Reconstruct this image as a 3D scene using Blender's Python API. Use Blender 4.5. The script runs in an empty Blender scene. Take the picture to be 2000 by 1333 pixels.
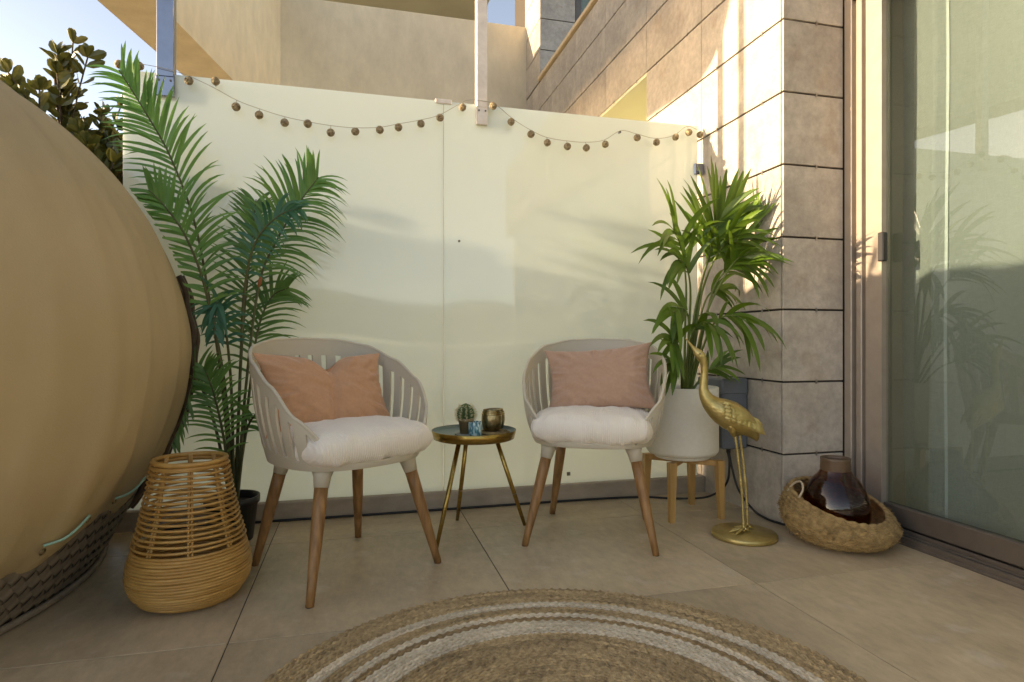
import bpy, math, random
from mathutils import Vector, Matrix, Quaternion, noise
R = math.radians
PI = math.pi
scene = bpy.context.scene
C = scene.collection

# ------------------------------------------------------------------ camera
cam = bpy.data.cameras.new('camera')
cam_o = bpy.data.objects.new('camera', cam); C.objects.link(cam_o)
cam.sensor_width = 36; cam.lens = 21.24; cam.clip_end = 3000; cam.clip_start = .02
cam_o.location = (0, 0, .80)
cam_o.rotation_euler = (R(90), 0, R(-14.4))
scene.camera = cam_o

# ------------------------------------------------------------------ sky and sun
SUN = Vector((1, -.127, -.2)).normalized()          # the way the light travels
world = bpy.data.worlds.new('World'); scene.world = world; world.use_nodes = True
wn = world.node_tree.nodes; wl = world.node_tree.links
sky = wn.new('ShaderNodeTexSky'); sky.sky_type = 'NISHITA'; sky.sun_disc = False
sky.sun_elevation = R(11.2); sky.sun_rotation = R(-82.8)
sky.air_density = .48; sky.dust_density = .6; sky.ozone_density = 1.0
wl.new(sky.outputs[0], wn['Background'].inputs[0])
wn['Background'].inputs[1].default_value = .15
sl = bpy.data.lights.new('sun', 'SUN'); sl.energy = 2.55; sl.angle = R(.5); sl.color = (1, .95, .885)
so = bpy.data.objects.new('sun', sl); C.objects.link(so)
so.rotation_euler = SUN.to_track_quat('-Z', 'Y').to_euler(); so.location = (-8, 4, 6)

vs = scene.view_settings
vs.view_transform = 'Standard'; vs.look = 'None'; vs.gamma = 1; vs.use_curve_mapping = False
vs.exposure = 2.16
try:
    vs.use_white_balance = True; vs.white_balance_temperature = 11200; vs.white_balance_tint = 15
except Exception:
    pass
scene.cycles.use_denoising = True
scene.cycles.max_bounces = 10; scene.cycles.diffuse_bounces = 6; scene.cycles.transmission_bounces = 8
scene.cycles.transparent_max_bounces = 12
scene.cycles.sample_clamp_indirect = 6

# ------------------------------------------------------------------ materials
def mat(name, c1, c2=None, scale=6, rough=.6, bump=0, bscale=None, metal=0, stretch=(1, 1, 1), lo=.35, hi=.65,
        spec=.5, speck=None, sheen=0, rand=0, detail=6, coords='Object', coat=0, trans=0, fine=None):
    m = bpy.data.materials.new(name); m.use_nodes = True
    N = m.node_tree.nodes; L = m.node_tree.links
    p = N['Principled BSDF']
    p.inputs['Roughness'].default_value = rough
    p.inputs['Metallic'].default_value = metal
    p.inputs['Specular IOR Level'].default_value = spec
    if sheen: p.inputs['Sheen Weight'].default_value = sheen
    if coat: p.inputs['Coat Weight'].default_value = coat
    tc = N.new('ShaderNodeTexCoord'); mp = N.new('ShaderNodeMapping')
    mp.inputs['Scale'].default_value = stretch
    L.new(tc.outputs[coords], mp.inputs[0])
    vec = mp.outputs[0]
    oi = N.new('ShaderNodeObjectInfo')
    add = N.new('ShaderNodeVectorMath'); add.operation = 'ADD'
    mul = N.new('ShaderNodeVectorMath'); mul.operation = 'SCALE'; mul.inputs['Scale'].default_value = 37
    cmb = N.new('ShaderNodeCombineXYZ')
    for i in range(3): L.new(oi.outputs['Random'], cmb.inputs[i])
    L.new(cmb.outputs[0], mul.inputs[0]); L.new(vec, add.inputs[0]); L.new(mul.outputs[0], add.inputs[1])
    if rand: vec = add.outputs[0]
    c2 = c2 or c1
    n = N.new('ShaderNodeTexNoise'); n.inputs['Scale'].default_value = scale; n.inputs['Detail'].default_value = detail
    L.new(vec, n.inputs['Vector'])
    cr = N.new('ShaderNodeValToRGB')
    cr.color_ramp.elements[0].position = lo; cr.color_ramp.elements[1].position = hi
    cr.color_ramp.elements[0].color = (*c1, 1); cr.color_ramp.elements[1].color = (*c2, 1)
    L.new(n.outputs['Fac'], cr.inputs[0])
    col = cr.outputs[0]
    if speck:                                   # (colour, scale, threshold, strength)
        n2 = N.new('ShaderNodeTexNoise'); n2.inputs['Scale'].default_value = speck[1]; n2.inputs['Detail'].default_value = 4
        L.new(vec, n2.inputs['Vector'])
        r2 = N.new('ShaderNodeMapRange'); r2.inputs[1].default_value = speck[2]; r2.inputs[2].default_value = speck[2] + .12
        r2.inputs[4].default_value = speck[3]
        L.new(n2.outputs['Fac'], r2.inputs[0])
        mx = N.new('ShaderNodeMix'); mx.data_type = 'RGBA'
        L.new(r2.outputs[0], mx.inputs['Factor']); L.new(col, mx.inputs['A']); mx.inputs['B'].default_value = (*speck[0], 1)
        col = mx.outputs['Result']
    if rand:
        hs = N.new('ShaderNodeHueSaturation')
        mr = N.new('ShaderNodeMapRange'); mr.inputs[3].default_value = 1 - rand; mr.inputs[4].default_value = 1 + rand
        L.new(oi.outputs['Random'], mr.inputs[0]); L.new(mr.outputs[0], hs.inputs['Value']); L.new(col, hs.inputs['Color'])
        col = hs.outputs[0]
    if fine:
        n3 = N.new('ShaderNodeTexNoise'); n3.inputs['Scale'].default_value = fine[0]; n3.inputs['Detail'].default_value = 8; n3.inputs['Roughness'].default_value = .7
        mp3 = N.new('ShaderNodeMapping'); mp3.inputs['Scale'].default_value = fine[2]
        L.new(vec, mp3.inputs[0]); L.new(mp3.outputs[0], n3.inputs['Vector'])
        r3 = N.new('ShaderNodeMapRange'); r3.inputs[1].default_value = .3; r3.inputs[2].default_value = .7; r3.inputs[3].default_value = 1-fine[1]; r3.inputs[4].default_value = 1+fine[1]
        h3 = N.new('ShaderNodeHueSaturation'); L.new(n3.outputs['Fac'], r3.inputs[0]); L.new(r3.outputs[0], h3.inputs['Value']); L.new(col, h3.inputs['Color'])
        col = h3.outputs[0]
    L.new(col, p.inputs['Base Color'])
    if bump:
        nb = N.new('ShaderNodeTexNoise'); nb.inputs['Scale'].default_value = bscale or scale * 6; nb.inputs['Detail'].default_value = 4
        L.new(vec, nb.inputs['Vector'])
        b = N.new('ShaderNodeBump'); b.inputs['Strength'].default_value = bump; b.inputs['Distance'].default_value = .01
        L.new(nb.outputs['Fac'], b.inputs['Height']); L.new(b.outputs[0], p.inputs['Normal'])
    if trans:
        out = N['Material Output']
        t = N.new('ShaderNodeBsdfTranslucent'); L.new(col, t.inputs[0])
        ms = N.new('ShaderNodeMixShader'); ms.inputs[0].default_value = trans
        L.new(p.outputs[0], ms.inputs[1]); L.new(t.outputs[0], ms.inputs[2]); L.new(ms.outputs[0], out.inputs[0])
    return m

def wave_bump(m, scale, strength, direction='X', dist=.004):
    N = m.node_tree.nodes; L = m.node_tree.links; p = N['Principled BSDF']
    tc = N.new('ShaderNodeTexCoord'); w = N.new('ShaderNodeTexWave'); w.bands_direction = direction
    w.inputs['Scale'].default_value = scale; w.inputs['Distortion'].default_value = .12; w.inputs['Detail Scale'].default_value = 2
    L.new(tc.outputs['Object'], w.inputs['Vector'])
    b = N.new('ShaderNodeBump'); b.inputs['Strength'].default_value = strength; b.inputs['Distance'].default_value = dist
    L.new(w.outputs['Fac'], b.inputs['Height'])
    if p.inputs['Normal'].links:
        L.new(p.inputs['Normal'].links[0].from_socket, b.inputs['Normal'])
    L.new(b.outputs[0], p.inputs['Normal'])

M = {}
M['floor'] = mat('beige_porcelain', (.53, .415, .275), (.39, .30, .195), 2.2, .40, .05, 60, rand=.05, fine=(30, .17, (1, .45, 1)), speck=((.56, .48, .38), 9, .60, .5), detail=9)
M['grout'] = mat('grout', (.10, .08, .06), rough=.9)
M['stone'] = mat('stone_tile', (.45, .405, .345), (.345, .31, .265), 4.5, .6, .3, 70, rand=.06, fine=(26, .20, (1, 1, 1)), speck=((.33, .255, .19), 7, .58, .45), detail=10)
M['stone_core'] = mat('dark_joint', (.05, .042, .036), rough=.9)
M['clip'] = mat('clip_metal', (.32, .30, .28), rough=.4, metal=1)
M['stucco'] = mat('ochre_render', (.64, .56, .42), (.58, .50, .37), 1.5, .9, .2, 120, fine=(7, .11, (1, 1, .5)))
M['cream'] = mat('cream_render', (.68, .69, .53), (.63, .64, .48), 1.5, .9, .1, 90)
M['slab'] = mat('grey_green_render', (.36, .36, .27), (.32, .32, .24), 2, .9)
M['coping'] = mat('coping_stone', (.62, .50, .33), (.55, .43, .28), 8, .7)
M['kerb'] = mat('kerb_stone', (.40, .33, .255), (.32, .26, .2), 6, .6, .1, 60, fine=(20, .15, (.3, 1, 1)))
M['steel'] = mat('polished_steel', (.36, .38, .43), (.32, .34, .39), 30, .10, metal=1)  # darkened and tinted blue to imitate the deep sky it mirrors
M['brushed'] = mat('sunlit_cream_steel', (.82, .75, .66), (.70, .62, .53), 25, .45, .1, 80, metal=.15)  # reflection of sunlit stone is put into this cream colour
M['bronze'] = mat('bronze_aluminium', (.15, .125, .105), (.13, .108, .09), 20, .38, metal=.4)
M['alu'] = mat('taupe_aluminium', (.36, .31, .26), (.33, .28, .235), 20, .4, metal=.35)
M['black'] = mat('black_rubber', (.012, .012, .013), rough=.5)
M['plastic'] = mat('taupe_plastic', (.56, .505, .40), (.53, .475, .375), 4, .48, .04, 200)
M['wood'] = mat('oak_leg', (.36, .18, .068), (.21, .098, .035), 11, .45, .06, 60, stretch=(6, 6, .6), rand=.06)
M['bamboo'] = mat('bamboo_leg', (.50, .29, .105), (.40, .22, .075), 8, .42, .05, 60, stretch=(6, 6, .6), rand=.05)
M['cushion'] = mat('cream_corduroy', (.86, .79, .69), (.82, .75, .65), 5, .95, .1, 30, sheen=.2)
wave_bump(M['cushion'], 40, .45, 'X', .003)
M['salmon'] = mat('terracotta_linen', (.57, .305, .175), (.53, .28, .158), 90, .95, .25, 260, sheen=.25)
M['pink'] = mat('dusty_pink_linen', (.51, .31, .215), (.475, .285, .197), 90, .95, .25, 260, sheen=.25)
M['brass'] = mat('brushed_brass', (.50, .33, .105), (.38, .24, .07), 24, .27, metal=1, stretch=(1, 1, 4))
M['tray'] = mat('teal_enamel', (.13, .20, .165), (.11, .17, .14), 7, .35)
M['oldbrass'] = mat('aged_brass', (.50, .40, .22), (.20, .15, .075), 40, .33, .4, 55, metal=1)
M['gold'] = mat('gold_paint', (.58, .46, .20), (.44, .33, .12), 22, .40, .25, 90, metal=.8)
M['rattan'] = mat('rattan_cane', (.56, .315, .10), (.44, .225, .06), 14, .42, .15, 60, speck=((.10, .045, .015), 55, .68, .9), rand=.07)
M['jute'] = mat('jute_braid', (.50, .355, .19), (.33, .225, .115), 70, .95, .6, 180, speck=((.14, .09, .045), 38, .60, .6))
M['jute_mid'] = mat('jute_brown', (.40, .265, .135), (.26, .17, .082), 70, .95, .6, 180, speck=((.12, .07, .035), 38, .58, .6))
M['jute_pale'] = mat('pale_jute', (.72, .62, .47), (.57, .46, .32), 70, .95, .6, 180, speck=((.34, .25, .15), 38, .63, .6))
M['seagrass'] = mat('seagrass', (.40, .265, .115), (.24, .15, .06), 50, .9, .7, 140, speck=((.10, .06, .025), 30, .60, .6))
M['rope'] = mat('rope', (.45, .36, .25), rough=.9)
M['vase_neck'] = mat('brown_collar', (.115, .07, .04), (.085, .052, .03), 10, .42)
M['pot_black'] = mat('black_pot', (.016, .016, .016), rough=.45)
M['soil'] = mat('soil', (.06, .042, .028), (.03, .02, .013), 40, .95, .8, 60)
M['planter'] = mat('linen_planter', (.77, .735, .64), (.74, .705, .61), 60, .8, .08, 220)
M['areca'] = mat('areca_leaf', (.085, .23, .06), (.15, .32, .08), 5, .42, rand=.25, trans=.3)
M['areca_dark'] = mat('areca_leaf_teal', (.03, .15, .095), (.045, .18, .085), 5, .42, rand=.2, trans=.18)
M['areca_stem'] = mat('areca_stem', (.10, .115, .04), (.075, .07, .03), 12, .5)
M['node'] = mat('orange_node', (.42, .13, .05), rough=.6)
M['kentia'] = mat('kentia_leaf', (.075, .16, .02), (.12, .215, .03), 6, .38, rand=.3, trans=.32)
M['kentia_stem'] = mat('kentia_stem', (.13, .20, .045), (.10, .13, .03), 12, .5)
M['ficus'] = mat('ficus_leaf', (.075, .085, .022), (.13, .125, .035), 9, .3, rand=.3, trans=.12)
M['bark'] = mat('bark', (.11, .08, .055), (.07, .05, .035), 20, .9, .5, 50)
M['canvas'] = mat('sand_canvas', (.47, .355, .20), (.42, .315, .172), 2.5, .85, .12, 220, detail=8)
M['piping'] = mat('canvas_piping', (.52, .38, .19), rough=.8)
M['weave'] = mat('flat_wicker', (.21, .17, .128), (.16, .13, .098), 25, .6, .1, 90)
M['weave_dark'] = mat('wicker_gap', (.11, .088, .066), rough=.9)
M['cane_dark'] = mat('dark_cane', (.075, .045, .028), (.11, .07, .045), 14, .5)
M['cord'] = mat('teal_cord', (.25, .50, .42), rough=.7)
M['box'] = mat('blue_grey_plastic', (.115, .135, .155), (.10, .12, .138), 12, .35)
M['bead'] = mat('rattan_bead', (.50, .40, .25), (.24, .17, .09), 90, .8, 1.0, 110)
M['wire'] = mat('string_wire', (.36, .32, .24), rough=.6)
M['cactus'] = mat('cactus_skin', (.06, .11, .035), (.09, .15, .05), 30, .6)
M['spine'] = mat('cactus_spine', (.62, .56, .36), rough=.6)
M['claypot'] = mat('bronze_clay', (.30, .215, .115), (.22, .15, .075), 12, .42, metal=.3)
M['coaster'] = mat('slate_coaster', (.20, .21, .19), rough=.6)
M['wax'] = mat('wax', (.75, .72, .66), rough=.5)
M['wall_in'] = mat('room_plaster', (.42, .41, .37), rough=.9)
M['ground'] = mat('paved_ground', (.34, .29, .22), (.28, .24, .18), .4, .9)
M['sticker'] = mat('grey_sticker', (.16, .155, .13), rough=.6)

def shader(name):
    m = bpy.data.materials.new(name); m.use_nodes = True
    N = m.node_tree.nodes; N.remove(N['Principled BSDF'])
    return m, N, m.node_tree.links, N['Material Output']
def front_fresnel(N, L, ior):
    f = N.new('ShaderNodeFresnel'); f.inputs[0].default_value = ior
    ge = N.new('ShaderNodeNewGeometry'); sb = N.new('ShaderNodeMath'); sb.operation = 'SUBTRACT'; sb.inputs[0].default_value = 1
    mu = N.new('ShaderNodeMath'); mu.operation = 'MULTIPLY'
    L.new(ge.outputs['Backfacing'], sb.inputs[1]); L.new(f.outputs[0], mu.inputs[0]); L.new(sb.outputs[0], mu.inputs[1])
    return mu
def milky():
    m, N, L, out = shader('milky_glass')
    d = N.new('ShaderNodeBsdfDiffuse'); d.inputs[0].default_value = (.72, .775, .755, 1)
    t = N.new('ShaderNodeBsdfTranslucent'); t.inputs[0].default_value = (.83, .90, .87, 1)
    g = N.new('ShaderNodeBsdfGlossy'); g.inputs['Roughness'].default_value = .03
    a = N.new('ShaderNodeMixShader'); a.inputs[0].default_value = .62
    tc = N.new('ShaderNodeTexCoord'); nz = N.new('ShaderNodeTexNoise'); nz.inputs['Scale'].default_value = 2.2; nz.inputs['Detail'].default_value = 9
    mpz = N.new('ShaderNodeMapping'); mpz.inputs['Scale'].default_value = (1.6, 1, .55); L.new(tc.outputs['Object'], mpz.inputs[0]); L.new(mpz.outputs[0], nz.inputs[0])
    rz = N.new('ShaderNodeMapRange'); rz.inputs[1].default_value = .35; rz.inputs[2].default_value = .75; rz.inputs[3].default_value = .012; rz.inputs[4].default_value = .09
    L.new(nz.outputs['Fac'], rz.inputs[0]); L.new(rz.outputs[0], g.inputs['Roughness'])
    nw = N.new('ShaderNodeTexNoise'); nw.inputs['Scale'].default_value = 1.6; nw.inputs['Detail'].default_value = 0; L.new(tc.outputs['Object'], nw.inputs[0])
    bw = N.new('ShaderNodeBump'); bw.inputs['Strength'].default_value = .25; bw.inputs['Distance'].default_value = .02; L.new(nw.outputs['Fac'], bw.inputs['Height']); L.new(bw.outputs[0], g.inputs['Normal'])
    f = front_fresnel(N, L, 1.75)
    b = N.new('ShaderNodeMixShader')
    L.new(d.outputs[0], a.inputs[1]); L.new(t.outputs[0], a.inputs[2])
    L.new(f.outputs[0], b.inputs[0]); L.new(a.outputs[0], b.inputs[1]); L.new(g.outputs[0], b.inputs[2]); L.new(b.outputs[0], out.inputs[0])
    return m
M['milky'] = milky()
def clear_glass(name, tint, ior=1.5):
    m, N, L, out = shader(name)
    t = N.new('ShaderNodeBsdfTransparent'); t.inputs[0].default_value = (*tint, 1)
    g = N.new('ShaderNodeBsdfGlossy'); g.inputs['Roughness'].default_value = .008
    f = front_fresnel(N, L, ior)
    b = N.new('ShaderNodeMixShader')
    L.new(f.outputs[0], b.inputs[0]); L.new(t.outputs[0], b.inputs[1]); L.new(g.outputs[0], b.inputs[2]); L.new(b.outputs[0], out.inputs[0])
    return m
M['glass'] = clear_glass('door_glass', (.75, .805, .80), 1.9)
M['brown_glass'] = clear_glass('brown_glass', (.70, .50, .33), 1.6)
def sheer():
    m, N, L, out = shader('sheer_linen')
    d = N.new('ShaderNodeBsdfDiffuse'); t = N.new('ShaderNodeBsdfTranslucent'); tr = N.new('ShaderNodeBsdfTransparent')
    tc = N.new('ShaderNodeTexCoord'); n = N.new('ShaderNodeTexNoise'); mp = N.new('ShaderNodeMapping')
    mp.inputs['Scale'].default_value = (20, 700, 40); n.inputs['Scale'].default_value = 1; n.inputs['Detail'].default_value = 3
    L.new(tc.outputs['Object'], mp.inputs[0]); L.new(mp.outputs[0], n.inputs[0])
    n2 = N.new('ShaderNodeTexNoise'); mp2 = N.new('ShaderNodeMapping'); mp2.inputs['Scale'].default_value = (20, 40, 700); n2.inputs['Scale'].default_value = 1
    L.new(tc.outputs['Object'], mp2.inputs[0]); L.new(mp2.outputs[0], n2.inputs[0])
    ad = N.new('ShaderNodeMath'); ad.operation = 'ADD'; L.new(n.outputs[0], ad.inputs[0]); L.new(n2.outputs[0], ad.inputs[1])
    cr = N.new('ShaderNodeValToRGB'); cr.color_ramp.elements[0].position = .6; cr.color_ramp.elements[1].position = 1
    cr.color_ramp.elements[0].color = (.49, .52, .50, 1); cr.color_ramp.elements[1].color = (.62, .65, .63, 1)
    hv = N.new('ShaderNodeMath'); hv.operation = 'MULTIPLY'; hv.inputs[1].default_value = .8; L.new(ad.outputs[0], hv.inputs[0])
    L.new(hv.outputs[0], cr.inputs[0]); L.new(cr.outputs[0], d.inputs[0]); L.new(cr.outputs[0], t.inputs[0])
    a = N.new('ShaderNodeMixShader'); a.inputs[0].default_value = .4
    L.new(d.outputs[0], a.inputs[1]); L.new(t.outputs[0], a.inputs[2])
    b = N.new('ShaderNodeMixShader'); b.inputs[0].default_value = .22
    L.new(a.outputs[0], b.inputs[1]); L.new(tr.outputs[0], b.inputs[2]); L.new(b.outputs[0], out.inputs[0])
    return m
M['sheer'] = sheer()
def leaf_print():
    m = mat('leaf_print', (.05, .22, .25), (.05, .22, .25), 5, .45)
    N = m.node_tree.nodes; L = m.node_tree.links; p = N['Principled BSDF']
    tc = N.new('ShaderNodeTexCoord'); mp = N.new('ShaderNodeMapping'); mp.inputs['Rotation'].default_value = (.3, .6, .5)
    mp.inputs['Scale'].default_value = (150, 150, 45)
    n = N.new('ShaderNodeTexNoise'); n.inputs['Scale'].default_value = 1; n.inputs['Detail'].default_value = 1
    L.new(tc.outputs['Object'], mp.inputs[0]); L.new(mp.outputs[0], n.inputs[0])
    cr = N.new('ShaderNodeValToRGB'); e = cr.color_ramp.elements
    e[0].position = .42; e[0].color = (.03, .17, .21, 1); e[1].position = .58; e[1].color = (.55, .68, .66, 1)
    x = cr.color_ramp.elements.new(.5); x.color = (.10, .33, .38, 1)
    L.new(n.outputs[0], cr.inputs[0]); L.new(cr.outputs[0], p.inputs['Base Color'])
    return m
M['leafprint'] = leaf_print()

def row_tones(m, pitch, amt):
    N = m.node_tree.nodes; L = m.node_tree.links; p = N['Principled BSDF']; src = p.inputs['Base Color'].links[0].from_socket
    tc = N.new('ShaderNodeTexCoord'); sp = N.new('ShaderNodeSeparateXYZ'); L.new(tc.outputs['Object'], sp.inputs[0])
    cb = N.new('ShaderNodeCombineXYZ'); L.new(sp.outputs[0], cb.inputs[0]); L.new(sp.outputs[1], cb.inputs[1])
    ln = N.new('ShaderNodeVectorMath'); ln.operation = 'LENGTH'; L.new(cb.outputs[0], ln.inputs[0])
    dv = N.new('ShaderNodeMath'); dv.operation = 'DIVIDE'; dv.inputs[1].default_value = pitch; L.new(ln.outputs['Value'], dv.inputs[0])
    fl_ = N.new('ShaderNodeMath'); fl_.operation = 'FLOOR'; L.new(dv.outputs[0], fl_.inputs[0])
    an = N.new('ShaderNodeMath'); an.operation = 'ARCTAN2'; L.new(sp.outputs[1], an.inputs[0]); L.new(sp.outputs[0], an.inputs[1])
    sc_ = N.new('ShaderNodeMath'); sc_.operation = 'MULTIPLY'; sc_.inputs[1].default_value = 2.2; L.new(an.outputs[0], sc_.inputs[0])
    c2 = N.new('ShaderNodeCombineXYZ'); L.new(fl_.outputs[0], c2.inputs[0]); L.new(sc_.outputs[0], c2.inputs[1])
    m7 = N.new('ShaderNodeVectorMath'); m7.operation = 'MULTIPLY'; m7.inputs[1].default_value = (7.31, 1, 1); L.new(c2.outputs[0], m7.inputs[0])
    nz = N.new('ShaderNodeTexNoise'); nz.inputs['Scale'].default_value = 1; nz.inputs['Detail'].default_value = 2; L.new(m7.outputs[0], nz.inputs['Vector'])
    mr = N.new('ShaderNodeMapRange'); mr.inputs[1].default_value = .3; mr.inputs[2].default_value = .7; mr.inputs[3].default_value = 1-amt; mr.inputs[4].default_value = 1+amt
    L.new(nz.outputs['Fac'], mr.inputs[0])
    hs = N.new('ShaderNodeHueSaturation'); L.new(mr.outputs[0], hs.inputs['Value']); L.new(src, hs.inputs['Color']); L.new(hs.outputs[0], p.inputs['Base Color'])
for k_ in ('jute', 'jute_mid', 'jute_pale'): row_tones(M[k_], .0118, .38 if k_ != 'jute_pale' else .22)

# ------------------------------------------------------------------ mesh helpers
class MB:
    def __init__(s): s.v = []; s.f = []
    def add(s, vs_, fs):
        o = len(s.v); s.v += [tuple(v) for v in vs_]; s.f += [tuple(i + o for i in f) for f in fs]
    def box(s, lo, hi, bev=0):
        x0, y0, z0 = lo; x1, y1, z1 = hi
        if not bev:
            s.add([(x0,y0,z0),(x1,y0,z0),(x1,y1,z0),(x0,y1,z0),(x0,y0,z1),(x1,y0,z1),(x1,y1,z1),(x0,y1,z1)],
                  [(0,3,2,1),(4,5,6,7),(0,1,5,4),(1,2,6,5),(2,3,7,6),(3,0,4,7)]); return
        b = bev; vs_ = []; ix = {}
        for i, (sx, X) in enumerate(((1,x0),(-1,x1))):
            for j, (sy, Y) in enumerate(((1,y0),(-1,y1))):
                for k, (sz, Z) in enumerate(((1,z0),(-1,z1))):
                    ix[i,j,k] = len(vs_)
                    vs_ += [(X, Y+sy*b, Z+sz*b), (X+sx*b, Y, Z+sz*b), (X+sx*b, Y+sy*b, Z)]
        F = []
        def q(l, out):
            P = [Vector(vs_[i]) for i in l]; n = (P[1]-P[0]).cross(P[2]-P[0])
            F.append(tuple(l) if n.dot(Vector(out)) > 0 else tuple(reversed(l)))
        for a in range(3):
            for d in (0, 1):
                o = [0,0,0]; o[a] = 1 if d else -1
                ks = [(0,0),(1,0),(1,1),(0,1)]; l = []
                for (p_, r_) in ks:
                    key = [p_, r_]; key.insert(a, d); l.append(ix[tuple(key)] + a)
                q(l, o)
        for a in range(3):
            o1, o2 = [x for x in range(3) if x != a]
            for p_ in (0, 1):
                for r_ in (0, 1):
                    k0 = [0,0,0]; k0[o1] = p_; k0[o2] = r_; k1 = list(k0); k1[a] = 1
                    i0 = ix[tuple(k0)]; i1 = ix[tuple(k1)]
                    o = [0,0,0]; o[o1] = 1 if p_ else -1; o[o2] = 1 if r_ else -1
                    q([i0+o1, i1+o1, i1+o2, i0+o2], o)
        for key, i in ix.items():
            q([i, i+1, i+2], [1 if t else -1 for t in key])
        s.add(vs_, F)
    def tube(s, path, rad, seg=8, cap=True, closed=False, flat=1.0):
        P = [Vector(p) for p in path]; n = len(P)
        if not hasattr(rad, '__len__'): rad = [rad]*n
        T = []
        for i in range(n):
            if closed: t = P[(i+1) % n] - P[i-1]
            else: t = P[min(i+1, n-1)] - P[max(i-1, 0)]
            T.append(t.normalized() if t.length > 1e-9 else Vector((0,0,1)))
        a = Vector((0,0,1)) if abs(T[0].z) < .9 else Vector((1,0,0))
        u = T[0].cross(a).normalized(); vs_ = []
        for i in range(n):
            u = (u - T[i]*u.dot(T[i])).normalized(); w = T[i].cross(u)
            for k in range(seg):
                an = 2*PI*k/seg
                vs_.append(P[i] + (u*math.cos(an) + w*math.sin(an)*flat)*rad[i])
        fs = []
        for i in range(n if closed else n-1):
            j = (i+1) % n
            for k in range(seg):
                l = (k+1) % seg
                fs.append((i*seg+k, i*seg+l, j*seg+l, j*seg+k))
        if cap and not closed:
            fs.append(tuple(range(seg-1, -1, -1))); fs.append(tuple((n-1)*seg+k for k in range(seg)))
        s.add(vs_, fs)
    def lathe(s, prof, seg=32, c=(0,0,0), capb=False, capt=False, fn=None):
        vs_ = []; n = len(prof)
        for r_, z in prof:
            for k in range(seg):
                an = 2*PI*k/seg
                p = (c[0]+r_*math.cos(an), c[1]+r_*math.sin(an), c[2]+z)
                vs_.append(fn(p, an) if fn else p)
        fs = []
        for i in range(n-1):
            for k in range(seg):
                l = (k+1) % seg
                fs.append((i*seg+k, i*seg+l, (i+1)*seg+l, (i+1)*seg+k))
        if capb: fs.append(tuple(range(seg-1, -1, -1)))
        if capt: fs.append(tuple((n-1)*seg+k for k in range(seg)))
        s.add(vs_, fs)
    def grid(s, fn, nu, nv, wrap=False):
        vs_ = []; 
        for j in range(nv+1):
            for i in range(nu + (0 if wrap else 1)):
                vs_.append(fn(i/nu, j/nv))
        w = nu if wrap else nu+1; fs = []
        for j in range(nv):
            for i in range(nu):
                k = (i+1) % w
                fs.append((j*w+i, j*w+k, (j+1)*w+k, (j+1)*w+i))
        s.add(vs_, fs)
    def ball(s, c, r_, seg=10, rings=6, sq=(1,1,1)):
        prof = []
        vs_ = []; fs = []
        for j in range(rings+1):
            th = PI*j/rings
            for k in range(seg):
                an = 2*PI*k/seg
                vs_.append((c[0]+r_*sq[0]*math.sin(th)*math.cos(an), c[1]+r_*sq[1]*math.sin(th)*math.sin(an), c[2]-r_*sq[2]*math.cos(th)))
        for j in range(rings):
            for k in range(seg):
                l = (k+1) % seg
                fs.append((j*seg+k, j*seg+l, (j+1)*seg+l, (j+1)*seg+k))
        s.add(vs_, fs)
    def mesh(s, name, m, smooth=False):
        me = bpy.data.meshes.new(name); me.from_pydata(s.v, [], s.f); me.materials.append(m)
        if smooth: me.polygons.foreach_set('use_smooth', [True]*len(me.polygons))
        me.update(); return me
    def build(s, name, m, parent=None, smooth=False, mods=None):
        o = bpy.data.objects.new(name, s.mesh(name, m, smooth)); C.objects.link(o)
        if parent: o.parent = parent
        return o
def inst(name, me, parent, loc=(0,0,0), rot=(0,0,0), scale=(1,1,1)):
    o = bpy.data.objects.new(name, me); C.objects.link(o); o.parent = parent
    o.location = loc; o.rotation_euler = rot; o.scale = scale; return o
def bez(P, n=24):
    """smooth Catmull-Rom through points"""
    P = [Vector(p) for p in P]; Q = [P[0]*2-P[1]] + P + [P[-1]*2-P[-2]]; out = []
    m = len(P)-1
    for i in range(m):
        a, b, c, d = Q[i:i+4]; k = max(2, n//m)
        for j in range(k):
            t = j/k
            out.append(.5*((2*b) + (c-a)*t + (2*a-5*b+4*c-d)*t*t + (3*b-a-3*c+d)*t**3))
    out.append(P[-1]); return out
def tag(o, label, cat, group=None, kind=None):
    if label: o['label'] = label
    if cat: o['category'] = cat
    if group: o['group'] = group
    if kind: o['kind'] = kind
    return o
def thing(name, label, cat, loc=(0,0,0), rz=0, group=None):
    o = bpy.data.objects.new(name, None); C.objects.link(o); o.location = loc; o.rotation_euler = (0,0,rz)
    o.empty_display_size = .05
    return tag(o, label, cat, group)
def subsurf(o, lv=1):
    m = o.modifiers.new('sub', 'SUBSURF'); m.levels = lv; m.render_levels = lv; return o
def solid(o, t, off=0, split=True):
    m = o.modifiers.new('solid', 'SOLIDIFY'); m.thickness = t; m.offset = off
    if not split: return o
    e = o.modifiers.new('edges', 'EDGE_SPLIT'); e.split_angle = R(38); return o
rnd = random.Random(7)

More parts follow.
